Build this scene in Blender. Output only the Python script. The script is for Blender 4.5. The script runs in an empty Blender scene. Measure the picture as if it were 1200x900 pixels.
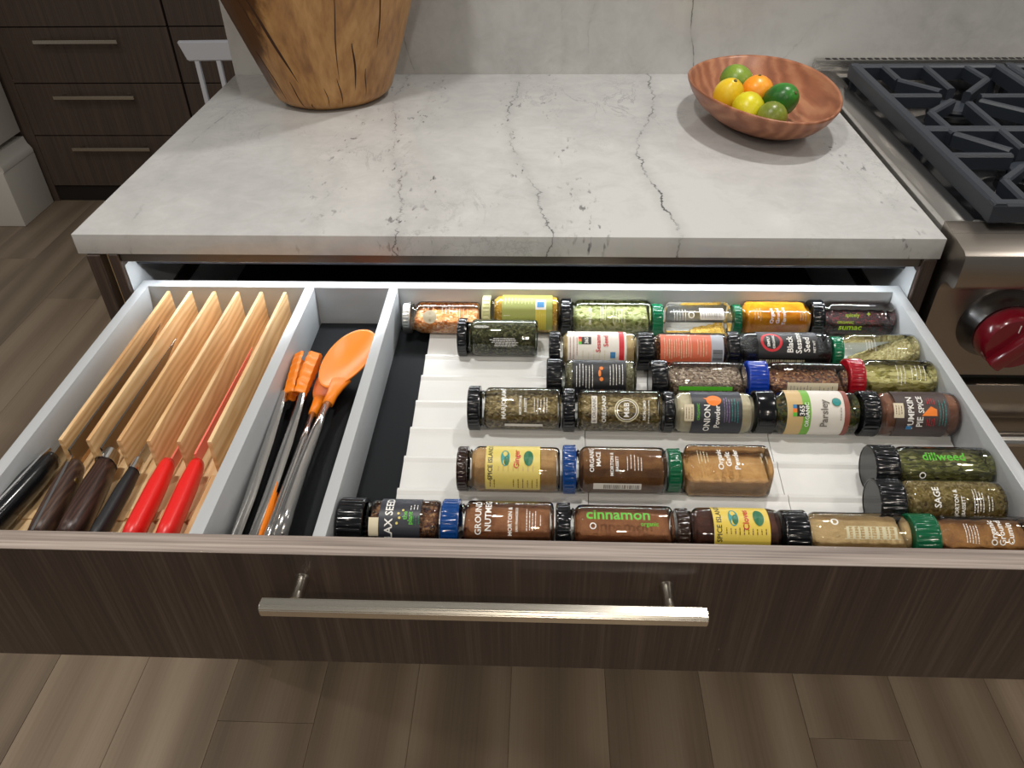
import bpy, bmesh, math, random
from mathutils import Vector, Matrix, noise
random.seed(7)
C = bpy.context.scene.collection
S = bpy.context.scene
R = math.radians
# ------------------------------------------------------------------ camera, world, lights, exposure
YAW, PITCH, ROLL = -0.0478, 0.6625, -0.0170
fw = Vector((math.sin(YAW)*math.cos(PITCH), math.cos(YAW)*math.cos(PITCH), -math.sin(PITCH)))
ri = Vector((math.cos(YAW), -math.sin(YAW), 0)); up = ri.cross(fw)
r2 = ri*math.cos(ROLL) + up*math.sin(ROLL); u2 = up*math.cos(ROLL) - ri*math.sin(ROLL)
cd = bpy.data.cameras.new('camera'); cam = bpy.data.objects.new('camera', cd); C.objects.link(cam)
cam.matrix_world = Matrix(((r2.x, u2.x, -fw.x, 0.5873), (r2.y, u2.y, -fw.y, -0.8627), (r2.z, u2.z, -fw.z, 0.4464), (0, 0, 0, 1)))
cd.sensor_width = 36; cd.lens = 920.47*36/1200; cd.clip_start = 0.02
S.camera = cam
S.view_settings.view_transform = 'Standard'; S.view_settings.look = 'None'
S.view_settings.gamma = 1; S.view_settings.use_curve_mapping = False
S.view_settings.exposure = 0.0
w = bpy.data.worlds.new('room_light'); S.world = w; w.use_nodes = True
w.node_tree.nodes['Background'].inputs[0].default_value = (0.92, 0.90, 0.87, 1)
w.node_tree.nodes['Background'].inputs[1].default_value = 0.17

def area(name, loc, size, power, col, rot=(0, 0, 0), shape='DISK', sy=None, spread=180):
    l = bpy.data.lights.new(name, 'AREA'); l.shape = shape; l.size = size
    if sy: l.size_y = sy
    l.energy = power; l.color = col; l.spread = R(spread)
    o = bpy.data.objects.new(name, l); C.objects.link(o); o.location = loc; o.rotation_euler = rot
    return o
WARM = (1, .89, .76); NEUT = (1, .955, .90)
for x, y, p in ((0.70, -2.25, 12), (0.72, -3.5, 13), (-1.1, -2.0, 8), (2.4, -2.2, 9), (-1.3, 0.4, 5.5)):
    area('ceiling_or_added_light', (x, y, 1.62), 0.11, p, WARM)
area('ceiling_or_added_light', (1.15, 0.62, 1.62), 0.10, 12, NEUT, spread=150)
area('ceiling_or_added_light', (0.25, -0.25, 1.62), 0.14, 9.5, NEUT, spread=150)
area('ceiling_or_added_light', (1.95, -0.95, 1.62), 0.09, 4.5, WARM); area('ceiling_or_added_light', (-0.75, -0.85, 1.62), 0.09, 4.5, WARM)  # two small overhead lamps added for extra glints and streaks, not known fixtures
area('range_hood_light', (1.75, 0.30, 0.86), 0.07, 1.6, NEUT, spread=150)
area('cabinet_strip_light', (0.545, 0.024, -0.0445), 0.95, 1.15, (0.93, 0.97, 1.0), rot=(R(-38), 0, 0), shape='RECTANGLE', sy=0.006)

# ------------------------------------------------------------------ node helpers
def lin(c):
    if isinstance(c, str):
        c = [int(c[i:i+2], 16)/255 for i in (0, 2, 4)]
    return tuple(v/12.92 if v <= .04045 else ((v+.055)/1.055)**2.4 for v in c[:3]) + (1,)
MAT = {}
class NT:
    def __init__(s, name):
        s.m = bpy.data.materials.new(name); s.m.use_nodes = True; s.t = s.m.node_tree
        s.b = s.t.nodes['Principled BSDF']; MAT[name] = s.m
    def n(s, typ, props=None, **ins):
        nd = s.t.nodes.new(typ)
        for k, v in (props or {}).items(): setattr(nd, k, v)
        for k, v in ins.items():
            k = int(k[1:]) if k[0] == 'i' and k[1:].isdigit() else k.replace('_', ' ')
            s.set(nd.inputs[k], v)
        return nd
    def set(s, sock, v):
        if hasattr(v, 'outputs'): v = v.outputs[0]
        if hasattr(v, 'is_linked'): s.t.links.new(v, sock)
        else: sock.default_value = v
    def math(s, op, a, b=0.0, c=None, clamp=False):
        nd = s.n('ShaderNodeMath', dict(operation=op, use_clamp=clamp), i0=a, i1=b)
        if c is not None: s.set(nd.inputs[2], c)
        return nd
    def coord(s, scale=(1, 1, 1), rand=False):
        tc = s.n('ShaderNodeTexCoord')
        mp = s.n('ShaderNodeMapping', i0=tc.outputs['Object'], Scale=scale)
        if rand:
            oi = s.n('ShaderNodeObjectInfo')
            off = s.n('ShaderNodeVectorMath', dict(operation='SCALE'), i0=(13.1, 7.7, 5.3)); s.set(off.inputs['Scale'], oi.outputs['Random'])
            s.set(mp.inputs['Location'], off)
        return mp
    def noise(s, vec, scale, detail=4, rough=.5, dist=0):
        return s.n('ShaderNodeTexNoise', Vector=vec, Scale=scale, Detail=detail, Roughness=rough, Distortion=dist)
    def ramp(s, fac, stops):
        nd = s.n('ShaderNodeValToRGB', Fac=fac); e = nd.color_ramp.elements
        while len(e) < len(stops): e.new(.5)
        for el, (p, c) in zip(e, stops): el.position = p; el.color = lin(c)
        return nd
    def mix(s, fac, a, b, mode='MIX'):
        nd = s.n('ShaderNodeMix', dict(data_type='RGBA', blend_type=mode))
        s.set(nd.inputs[0], fac); s.set(nd.inputs[6], a); s.set(nd.inputs[7], b)
        return nd.outputs[2]
    def bump(s, h, strength=.3, dist=.001):
        nd = s.n('ShaderNodeBump', Strength=strength, Distance=dist, Height=h); s.set(s.b.inputs['Normal'], nd); return nd
def plain(name, col, rough=.5, metal=0., spec=.5, coat=0., sheen=0., bump=None, trans=0.):
    if name in MAT: return MAT[name]
    t = NT(name); b = t.b
    b.inputs['Base Color'].default_value = lin(col); b.inputs['Roughness'].default_value = rough
    b.inputs['Metallic'].default_value = metal; b.inputs['Specular IOR Level'].default_value = spec
    b.inputs['Coat Weight'].default_value = coat; b.inputs['Coat Roughness'].default_value = .08
    n = t.noise(t.coord(), bump[0] if bump else 60, 3)
    t.set(b.inputs['Base Color'], t.mix(t.math('MULTIPLY', n, .12), lin(col), tuple(v*.8 for v in lin(col)[:3])+(1,)))
    if bump: t.bump(n, bump[1], bump[2])
    return t.m
def wood(name, c1, c2, c3, scale=(1, 1, 1), rough=.55, rings=9., rand=True, bstr=.12, tint=.0, wvw=.42, bd='X', dst=7., dsc=1.1):
    """long grain along local Y before `scale`"""
    t = NT(name); v = t.coord(scale, rand)
    n1 = t.noise(v, 3.2, 5, .55, .6)
    wv = t.n('ShaderNodeTexWave', dict(wave_type='BANDS', bands_direction=bd), Vector=v, Scale=rings, Distortion=dst, Detail=3., Detail_Scale=dsc)
    st = t.n('ShaderNodeMapping', i0=v, Scale=(30, 1.2, 30)); n2 = t.noise(st, 4, 4, .6)
    f = t.math('ADD', t.math('MULTIPLY', wv, wvw), t.math('MULTIPLY', n1, .76-wvw)); f = t.math('ADD', f, t.math('MULTIPLY', n2, .28))
    r = t.ramp(f, [(.2, c1), (.52, c2), (.85, c3)])
    out = r.outputs[0]
    if tint:
        oi = t.n('ShaderNodeObjectInfo'); k = t.math('MULTIPLY_ADD', oi.outputs['Random'], tint, 1-tint/2)
        h = t.n('ShaderNodeHueSaturation', Color=out, Value=k); out = h.outputs[0]
    t.set(t.b.inputs['Base Color'], out); t.b.inputs['Roughness'].default_value = rough
    t.bump(n2, bstr, .0006); return t.m
def streaks(name, c1, c2, c3, axis, rough=.5):
    """rift cut veneer, fine streaks along axis"""
    t = NT(name); sc = [330, 330, 330]; sc[axis] = 5
    v = t.coord(tuple(sc)); n = t.noise(v, 1, 3, .6)
    sc2 = [60, 60, 60]; sc2[axis] = 1.5; n2 = t.noise(t.coord(tuple(sc2)), 1, 3, .5)
    f = t.math('ADD', t.math('MULTIPLY', n, .6), t.math('MULTIPLY', n2, .4))
    t.set(t.b.inputs['Base Color'], t.ramp(f, [(.35, c1), (.5, c2), (.66, c3)])); t.b.inputs['Roughness'].default_value = rough
    t.bump(n, .15, .0004); return t.m
def brushed(name, col, rough, axis, amt=.12):
    t = NT(name); sc = [400, 400, 400]; sc[axis] = 4; n = t.noise(t.coord(tuple(sc)), 1, 3)
    t.b.inputs['Metallic'].default_value = 1; t.b.inputs['Base Color'].default_value = lin(col)
    t.set(t.b.inputs['Roughness'], t.math('MULTIPLY_ADD', n, amt, rough-amt/2)); t.bump(n, .04, .0002); return t.m
def granular(name, cols, scale, rough=.7, bstr=1., bdist=.0012, stretch=(1, 1, 1)):
    t = NT(name); v = t.coord(stretch, True)
    wob = t.n('ShaderNodeVectorMath', dict(operation='MULTIPLY_ADD'), i0=t.noise(v, scale*.6, 2).outputs['Color'], i1=(.9/scale,)*3, i2=v.outputs[0])
    vo = t.n('ShaderNodeTexVoronoi', Vector=wob, Scale=scale)
    sep = t.n('ShaderNodeSeparateColor', Color=vo.outputs['Color'])
    k = len(cols); stops = [(i/(k-1)*.9+.05, c) for i, c in enumerate(cols)]
    r = t.ramp(sep.outputs[0], stops); r = t.n('ShaderNodeBrightContrast', Color=r.outputs[0], Bright=.035, Contrast=.22)
    big = t.noise(v, scale*.09, 3); dk = t.math('MULTIPLY', t.math('SUBTRACT', 1, vo.outputs['Distance'], clamp=True), 1.0)
    t.set(t.b.inputs['Base Color'], t.mix(t.math('MULTIPLY', big, .35), r.outputs[0], lin(cols[0])))
    t.b.inputs['Roughness'].default_value = rough; t.bump(dk, bstr, bdist); return t.m
def powder(name, c1, c2, rough=.9):
    t = NT(name); v = t.coord((1, 1, 1), True); a = t.noise(v, 55, 5, .6, .4); b = t.noise(v, 900, 2)
    f = t.math('ADD', t.math('MULTIPLY', a, .75), t.math('MULTIPLY', b, .25))
    t.set(t.b.inputs['Base Color'], t.ramp(f, [(.36, c1), (.62, c2)])); t.b.inputs['Roughness'].default_value = rough
    t.bump(f, .5, .002); return t.m
def glass(name, col, edge):
    t = NT(name); t.t.nodes.remove(t.b)
    lw = t.n('ShaderNodeLayerWeight', Blend=.35)
    tc = t.mix(t.math('POWER', lw.outputs['Facing'], 3.0), lin(col), lin(edge))
    tr = t.n('ShaderNodeBsdfTransparent', Color=tc)
    gl = t.n('ShaderNodeBsdfGlossy', Color=(1, 1, 1, 1), Roughness=.022)
    fr = t.n('ShaderNodeFresnel', IOR=1.5)
    nz = t.noise(t.coord(), 45, 2); bp = t.n('ShaderNodeBump', Strength=.25, Distance=.002, Height=nz)
    t.set(gl.inputs['Normal'], bp)
    mx = t.n('ShaderNodeMixShader'); t.set(mx.inputs[0], t.math('MULTIPLY', fr, 1.25, clamp=True)); t.set(mx.inputs[1], tr); t.set(mx.inputs[2], gl)
    out = t.t.nodes['Material Output']; t.set(out.inputs[0], mx); return t.m
# quartzite with drifting veins; vein = list of (x, y) knots, slab uses X against Y (or Z on the splash)
def stone(name, veins, axis, base, dark, vein_col, rough=.16):
    t = NT(name); tc = t.n('ShaderNodeTexCoord'); sp = t.n('ShaderNodeSeparateXYZ', Vector=tc.outputs['Object'])
    X, Y = sp.outputs[0], sp.outputs[axis]
    if axis == 1: Y = t.math('MAXIMUM', Y, 0.0).outputs[0]
    v = tc.outputs['Object']
    big = t.noise(v, 2.2, 6, .6, .7); fine = t.noise(v, 26, 6, .7, .5)
    f = t.math('ADD', t.math('MULTIPLY', big, .65), t.math('MULTIPLY', fine, .35))
    col = t.ramp(f, [(.34, dark), (.56, base), (.75, base)]).outputs[0]
    wob = t.noise(v, 9, 6, .72); w2 = t.noise(v, 70, 3, .6)
    brk = t.noise(v, 14, 4, .7)
    total = None
    dm = t.n('ShaderNodeMapping', i0=v, Scale=(120, 42, 42), Rotation=(0, 0, .12)); dn = t.noise(dm, 1, 2, .5)
    dash = t.math('MULTIPLY', t.math('SUBTRACT', dn, .60), 14, clamp=True); dg = t.math('MULTIPLY', t.math('SUBTRACT', t.noise(v, 13, 3), .46), 7, clamp=True)
    for knots, width, amp, stren in veins:
        cv = t.n('ShaderNodeFloatCurve'); y0, y1 = knots[0][1], knots[-1][1]
        t.set(cv.inputs['Value'], t.math('DIVIDE', t.math('SUBTRACT', Y, y0), y1-y0, clamp=True))
        x0 = min(k[0] for k in knots)-.01; x1 = max(k[0] for k in knots)+.01
        cm = cv.mapping.curves[0]; pts = [((k[1]-y0)/(y1-y0), (k[0]-x0)/(x1-x0)) for k in knots]
        while len(cm.points) < len(pts): cm.points.new(.5, .5)
        for p, q in zip(cm.points, pts): p.location = q
        cv.mapping.update()
        cx = t.math('MULTIPLY_ADD', cv, x1-x0, x0)
        d = t.math('SUBTRACT', X, cx); d = t.math('ADD', d, t.math('MULTIPLY', t.math('SUBTRACT', wob, .5), amp)); d = t.math('ADD', d, t.math('MULTIPLY', t.math('SUBTRACT', w2, .5), amp*.22))
        d = t.math('ABSOLUTE', d)
        core = t.math('SUBTRACT', 1, t.math('DIVIDE', d, width), clamp=True)
        halo = t.math('SUBTRACT', 1, t.math('DIVIDE', d, width*9), clamp=True)
        gt = t.math('MULTIPLY', t.math('SUBTRACT', brk, .62-.22*stren), 5.0, clamp=True)
        m = t.math('MULTIPLY', t.math('ADD', t.math('MULTIPLY', core, gt), t.math('MULTIPLY', halo, .13)), stren)
        if amp >= .05:
            band = t.math('SUBTRACT', 1, t.math('DIVIDE', d, .034), clamp=True)
            m = t.math('MAXIMUM', m, t.math('MULTIPLY', t.math('MULTIPLY', dash, dg), t.math('MULTIPLY', band, .95)))
        total = m if total is None else t.math('MAXIMUM', total, m)
    # scattered thin flecks
    mp = t.n('ShaderNodeMapping', i0=v, Scale=(1.2, .7, 1.2), Rotation=(0, 0, .3)); n3 = t.noise(mp, 11, 7, .72, .8)
    rid = t.math('SUBTRACT', 1, t.math('MULTIPLY', t.math('ABSOLUTE', t.math('SUBTRACT', n3, .5)), 55), clamp=True)
    gate = t.math('MULTIPLY', t.math('SUBTRACT', t.noise(v, 3.1, 2), .49, clamp=True), 5.5, clamp=True)
    fl = t.math('MULTIPLY', rid, gate)
    total = t.math('MAXIMUM', total, t.math('MULTIPLY', fl, .38))
    t.set(t.b.inputs['Base Color'], t.mix(t.math('MULTIPLY', total, 1, clamp=True), col, lin(vein_col)))
    t.b.inputs['Roughness'].default_value = rough; t.b.inputs['Specular IOR Level'].default_value = .45
    return t.m

CT_V = [([(.601, -.03), (.587, .089), (.546, .263), (.529, .448), (.56, .65)], .0018, .05, .92),
        ([(.755, -.03), (.743, .117), (.727, .232), (.774, .535), (.775, .65)], .0020, .045, 1.05),
        ([(.409, -.03), (.405, .063), (.359, .296), (.326, .584), (.33, .65)], .0017, .055, .85),
        ([(.46, -.03), (.442, .114), (.39, .332), (.40, .65)], .0011, .05, .45),
        ([(.31, -.03), (.285, .262), (.281, .492), (.25, .65)], .0014, .09, .5),
        ([(.075, -.03), (.050, .153), (.045, .331), (.073, .538), (.12, .65)], .0026, .03, .62),
        ([(1.02, -.03), (1.03, .173), (1.00, .298), (.95, .45), (.93, .65)], .0012, .06, .4),
        ([(.66, -.03), (.62, .2), (.60, .4), (.60, .65)], .0010, .08, .3)]
SP_V = [([(.862, 0), (.857, .03), (.844, .12), (.86, .3), (.83, .6)], .0016, .012, 1.0),
        ([(.61, 0), (.624, .055), (.615, .1), (.64, .3), (.6, .6)], .0012, .02, .6),
        ([(.668, 0), (.665, .07), (.672, .12), (.70, .3), (.72, .6)], .0013, .02, .55),
        ([(.344, 0), (.332, .045), (.32, .12), (.30, .4), (.35, .6)], .0016, .008, .9),
        ([(1.00, 0), (1.06, .08), (1.14, .16), (1.2, .6)], .002, .06, .4), ([(.47, 0), (.43, .1), (.42, .6)], .001, .03, .4)]
stone('quartzite_top', CT_V, 1, 'c6c7c6', 'b0b1b1', '4c4e50', .09)
stone('quartzite_splash', SP_V, 2, 'c6c6c4', 'aeaeac', '63615f', .08)
streaks('veneer_dark', '2f2521', '3d312b', '52443b', 2, .42)
streaks('veneer_dark_edge', '6f635c', '968a82', 'b4a9a0', 0, .5)
streaks('veneer_far', '443832', '51443c', '5f5047', 2, .5)
wood('floor_oak', '6f6152', '8f7e6b', 'a69783', scale=(2.2, .4, 2.2), rings=1.1, rough=.42, tint=.30, wvw=.26)
wood('maple', 'b08050', 'd6ad7a', 'edd2a6', scale=(9, 1.6, 9), rings=3.4, rough=.5, tint=.16, wvw=.24, bd='Z', dst=15., dsc=.7)
wood('maple_base', 'cda878', 'dcbb8a', 'e6cba0', scale=(10, 2.5, 10), rings=3, rough=.55)
wood('bowl_wood', '74452e', '9c6346', 'be8a66', scale=(5, 2, 9), rings=3.2, rough=.38, wvw=.26)
wood('bark_free_wood', 'a9783f', 'bd8c50', 'cb9f66', scale=(5, 5, 1.2), rings=.8, rough=.5, rand=False)
wood('wenge', '2a1a15', '3f2a22', '58402f', scale=(40, 7, 40), rings=2.0, rough=.4, rand=False)
wood('ebony', '21130f', '35201a', '4a3128', scale=(40, 7, 40), rings=2.0, rough=.35, rand=False)
brushed('steel', 'c9c7c3', .27, 0); brushed('steel_y', 'cfcdca', .17, 1); brushed('steel_front', 'a39b92', .30, 0); brushed('steel_v', 'c6c2bc', .30, 2)
brushed('handle_nickel', 'd2ccbf', .24, 0, .06)
plain('bezel_steel', '8d8d8e', .26, 1.); plain('chrome', 'd8d8d8', .12, 1.); plain('blade_steel', 'a9a8a4', .25, 1.); plain('lid_silver', 'c9c9c6', .3, 1.)
plain('drawer_white', 'b2b6b9', .30, bump=(900, .05, .0002)); plain('tray_white', 'd9dad8', .42); plain('mat_charcoal', '131619', .7, spec=.2, bump=(1500, .3, .0004))
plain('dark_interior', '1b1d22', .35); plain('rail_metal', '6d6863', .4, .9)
plain('cast_iron', '2b313a', .38, bump=(1200, .25, .0004)); plain('burner_black', '17191c', .3, bump=(500, .1, .0003)); plain('enamel_black', '101114', .12)
plain('knob_red', '6e0d1c', .22, coat=.7); plain('black_gap', '0c0b0b', .7)
plain('plastic_black', '0f1114', .22, coat=.3); plain('plastic_black_matte', '15161a', .5); plain('plastic_red', 'e01f1c', .35); plain('blade_red', 'ee7a6c', .35)
plain('silicone_orange', 'f08206', .4); plain('paint_white', 'd5d3cd', .5); plain('chair_white', 'c9ccd4', .4)
plain('crack_dark', '3d2413', .9); plain('toe_dark', '1c1715', .7)
for nme, c in dict(lid_black='0d0f13', lid_green='0a6a45', lid_blue='1239a0', lid_navy='0c3f80', lid_red='9c1420', lid_brown='2b1c14', lid_yellow='c2c08a', lid_deepgreen='0a5a3a').items():
    plain(nme, c, .15)
for nme, c in dict(ink_white='eeeeea', ink_black='141516', ink_red='c4222e', ink_lime='a5cf24', ink_green='55b82e', ink_grey='77736c', ink_orange='f0801f', ink_teal='2f8f8f', ink_dkgreen='1d6b45',
                   ink_purple='8f7bab', ink_blue='3a7fb5', ink_brown='5b2f14', ink_cream='cfc9a8', pap_white='dedad2', pap_tan='cdb07c', pap_green='6fae36', pap_olive='959c4c', pap_yellow='d9c76a',
                   pap_yellow2='dcc350', pap_orange='d4694a', pap_black='17181c', pap_slate='2c2f38', pap_brown='463a38', pap_cream='d9cfb4', pap_grey='a3a9b4', ink_maroon='8a4a3e', pap_gold='c7b838').items():
    plain(nme, c, .45)
glass('glass_clear', 'fbfcfb', 'd2dad6'); glass('glass_green', 'f4f9f6', 'b4cdc2')
granular('fill_seed_mix', ['c98656', 'e8b680', 'd89c66', 'f0dfc0', 'b87448'], 330)
granular('fill_gold_seed', ['c9a24a', 'dcb75c', 'b88f45', 'e6c97c'], 420)
granular('fill_leaf_green', ['8c9560', 'c6c99a', 'a3a873', 'dddcb8', '757c4c'], 260)
granular('fill_herb_dark', ['4a4a35', '6c6a50', '3a3c2a', '8c8a70', '55543c'], 430)
granular('fill_herb_olive', ['6b5f42', '928260', '544b36', 'b5a683', '7d6f50'], 360)
granular('fill_herb_grey', ['85806c', 'a59f88', '6e6a55', 'b8b29c'], 480)
granular('fill_speckle', ['6a5c50', 'a08f80', '4a3f36', 'c2b4a2', '80705f'], 420)
granular('fill_peppercorn', ['5b4437', '8d6a54', '3f3029', 'b08b6c'], 380)
granular('fill_fennel', ['8f8550', 'b5a874', 'cfc394', '736a40'], 330, stretch=(.5, 1, 1))
granular('fill_dill', ['5a5a3c', '7c7a55', '47462f', '99946f'], 420, stretch=(.45, 1, 1))
granular('fill_sage', ['776a48', '95875f', '615638', 'aa9c76'], 450)
granular('fill_black_seed', ['121214', '2a2a2c', '49484a', '0c0c0e'], 500)
granular('fill_sumac', ['3d1c22', '5b2a31', '2a1216', '7a4046'], 430)
granular('fill_parsley', ['4a5230', '6b7045', '3a3f24', '7d6a48'], 300)
granular('fill_tan_herb', ['a3946a', 'c5b68a', '8a7b52', 'd8cba2'], 380)
powder('fill_turmeric', 'd98500', 'f5b21a'); powder('fill_garlic', 'b98a52', 'd2a76c'); powder('fill_ginger', 'b08c5c', 'cba878')
powder('fill_mace', '6b4626', '8a6138'); powder('fill_nutmeg', '7d4f30', 'a06e48'); powder('fill_cinnamon', '7e4e30', '99663f')
powder('fill_clove', '42241a', '5b3324'); powder('fill_pumpkin', '7b5240', '94685230'[:6]); powder('fill_onion', 'c8bfa2', 'ddd5bb')
powder('fill_cumin', '80562f', 'a4763f'); powder('fill_coriander', 'ab9064', 'c6ab7c'); powder('fill_sesame', 'cdb384', 'e0cc9e')

# ------------------------------------------------------------------ mesh helpers
def link(name, bm_or_me, mat=None, parent=None, smooth=False, loc=None):
    if isinstance(bm_or_me, bmesh.types.BMesh):
        me = bpy.data.meshes.new(name); bmesh.ops.recalc_face_normals(bm_or_me, faces=bm_or_me.faces); bm_or_me.to_mesh(me); bm_or_me.free()
    else: me = bm_or_me
    if smooth:
        for p in me.polygons: p.use_smooth = True
        if smooth != 'all':
            me.set_sharp_from_angle(angle=R(38))
    for m in (mat if isinstance(mat, (list, tuple)) else [mat]):
        if m: me.materials.append(MAT[m])
    o = bpy.data.objects.new(name, me); C.objects.link(o)
    if parent: o.parent = parent
    if loc: o.location = loc
    return o
def tag(o, label=None, cat=None, group=None, kind=None):
    for k, v in (('label', label), ('category', cat), ('group', group), ('kind', kind)):
        if v: o[k] = v
    return o
def thing(name, label, cat, loc=(0, 0, 0), rz=0, group=None):
    o = bpy.data.objects.new(name, None); C.objects.link(o); o.location = loc; o.rotation_euler = (0, 0, rz); o.empty_display_size = .02
    return tag(o, label, cat, group)
def box(x0, x1, y0, y1, z0, z1, bev=0., seg=2, bm=None):
    b = bmesh.new()
    bmesh.ops.create_cube(b, size=1)
    bmesh.ops.scale(b, vec=(x1-x0, y1-y0, z1-z0), verts=b.verts); bmesh.ops.translate(b, vec=((x0+x1)/2, (y0+y1)/2, (z0+z1)/2), verts=b.verts)
    if bev: bmesh.ops.bevel(b, geom=b.edges[:], offset=bev, segments=seg, affect='EDGES', profile=.6)
    if bm is None: return b
    me = bpy.data.meshes.new('tmp'); b.to_mesh(me); b.free(); bm.from_mesh(me); bpy.data.meshes.remove(me); return bm
def grid_rings(bm, rings, close=True, caps=(True, True)):
    vs = [[bm.verts.new(p) for p in r] for r in rings]
    n = len(rings[0])
    for a, b in zip(vs, vs[1:]):
        for i in range(n if close else n-1):
            j = (i+1) % n
            try: bm.faces.new((a[i], a[j], b[j], b[i]))
            except ValueError: pass
    if caps[0]: bm.faces.new(vs[0][::-1])
    if caps[1]: bm.faces.new(vs[-1])
    return bm
def lathe_z(prof, n=40, bm=None, caps=(False, False), cx=0, cy=0):
    bm = bm or bmesh.new()
    return grid_rings(bm, [[(cx+r*math.cos(2*math.pi*i/n), cy+r*math.sin(2*math.pi*i/n), z) for i in range(n)] for r, z in prof], caps=caps)
def loft(pts, n=16, p=2., bm=None):
    """pts: (x,y,z,halfwidth,halfheight[,dx]) swept mainly along Y; cross section in X and Z"""
    bm = bm or bmesh.new(); rings = []
    P = [Vector(q[:3]) for q in pts]
    for k, q in enumerate(pts):
        t = (P[min(k+1, len(P)-1)]-P[max(k-1, 0)]).normalized()
        s = t.cross(Vector((0, 0, 1))).normalized(); u = s.cross(t)
        ring = []
        for i in range(n):
            a = 2*math.pi*i/n; c, d = math.cos(a), math.sin(a)
            k2 = (abs(c)**p+abs(d)**p)**(-1/p)
            ring.append(P[k]+s*(q[3]*c*k2)+u*(q[4]*d*k2))
        rings.append(ring)
    return grid_rings(bm, rings)
def prism(outline, axis, a0, a1, bev=0):
    """outline of 2d points extruded along axis (0,1,2)"""
    bm = bmesh.new(); rings = []
    for a in (a0, a1):
        r = []
        for (u, v) in outline: r.append({0: (a, u, v), 1: (u, a, v), 2: (u, v, a)}[axis])
        rings.append(r)
    grid_rings(bm, rings)
    if bev: bmesh.ops.bevel(bm, geom=bm.edges[:], offset=bev, segments=2, affect='EDGES')
    return bm

# ------------------------------------------------------------------ the setting
fl = link('floor', box(-2.6, 2.2, -2.2, 2.9, -.965, -.9185), 'floor_oak'); tag(fl, kind='structure')
PW = .178; k = 0
for i in range(-14, 13):
    x0 = i*PW+.0025
    y = -2.2 + (i*37 % 11)*.13
    y = max(-2.2, y-1.3)
    while y < 2.9:
        L = 1.35+((i*53+k*29) % 9)*.09; k += 1
        y1 = min(y+L, 2.9)
        if y1-y > .05:
            cx, cy = x0+PW/2, (y+y1)/2
            b = box(-PW/2+.0003, PW/2-.0003, -(y1-y)/2+.0003, (y1-y)/2-.0003, -.010, 0, .0004, 1)
            link('plank', b, 'floor_oak', fl, loc=(cx, cy, -.915-((k*7) % 3)*.0003))
        y = y1
wb = link('wall_back', box(0, 2.2, .65, .80, -.915, 1.7), 'quartzite_splash'); tag(wb, kind='structure')
# door casing at far left
tr = link('trim_1', box(-1.62, -1.425, 1.845, 2.04, -.62, 1.7, .003), 'paint_white', smooth=True); tag(tr, kind='structure')
link('plinth', box(-1.64, -1.410, 1.83, 2.05, -.915, -.70, .004), 'paint_white', tr, smooth=True)
link('plinth_cap', prism([(-1.64, -.70), (-1.408, -.70), (-1.408, -.688), (-1.414, -.676), (-1.421, -.665), (-1.426, -.64), (-1.64, -.64)], 1, 1.835, 2.045), 'paint_white', tr, smooth=True)

# far drawer cabinets
def far_cabinet(x0, x1, label, hx):
    t = thing('drawer_cabinet', label, 'cabinet', ((x0+x1)/2, 2.055, -.915)); X = (x0+x1)/2
    link('body', box(x0-X, x1-X, .022, .60, .0, 1.0, .001), 'toe_dark', t)
    link('toe_kick', box(x0-X, x1-X, .012, .022, .0, .062), 'toe_dark', t)
    zs = [.067, .273, .470, .666, .87, 1.0]
    for a, b in zip(zs, zs[1:]):
        d = link('drawer', box(x0-X+.002, x1-X-.002, 0, .021, a+.002, b-.002, .0012, 1), 'veneer_far', t)
        if hx and b < .95:
            zc = b-.042 if b < .8 else b-.05
            bm = box(hx[0]-X, hx[1]-X, -.034, -.024, zc-.007, zc+.006, .001, 1)
            for q in (hx[0]+.03, hx[1]-.03): box(q-X-.005, q-X+.005, -.025, .001, zc-.004, zc+.004, bm=bm)
            link('handle', bm, 'handle_nickel', d)
    return t
far_cabinet(-1.388, -.752, 'dark wood cabinet of wide drawers with slim bar handles beyond the counter', (-1.238, -.932))
far_cabinet(-.748, -.10, 'dark drawer cabinet behind the white chair, right of the wide drawer stack', None)
t = thing('filler_panel', 'plain dark wood side panel between the white door casing and drawer stack', 'panel', (-1.45, 2.06, -.915))
link('board', box(-.16, .060, 0, .03, .0, 1.9, .001), 'veneer_far', t)

# white chair beyond the counter
t = thing('dining_chair', 'white spindle back chair standing behind the counter by the far drawers', 'chair', (-.20, 1.30, -.915), R(2))
bm = prism([(-.185, .812), (.185, .812), (.185, .772), (.172, .762), (-.168, .762)], 1, -.008, .008, .003); link('top_rail', bm, 'chair_white', t, True)
for i, x in enumerate((-.145, -.087, -.029, .029, .087, .145)):
    link('spindle', loft([(x, 0, .45, .005, .005), (x, .0001, .77, .006, .006)], 8) if 0 else box(x-.006, x+.006, -.006, .006, .45, .765, .002), 'chair_white', t, True)
link('seat', box(-.19, .19, -.02, .38, .43, .455, .008), 'chair_white', t, True)
for sx in (-.17, .17):
    for sy in (0, .35): link('leg', box(sx-.012, sx+.012, sy-.012, sy+.012, 0, .432, .003), 'chair_white', t, True)

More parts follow.
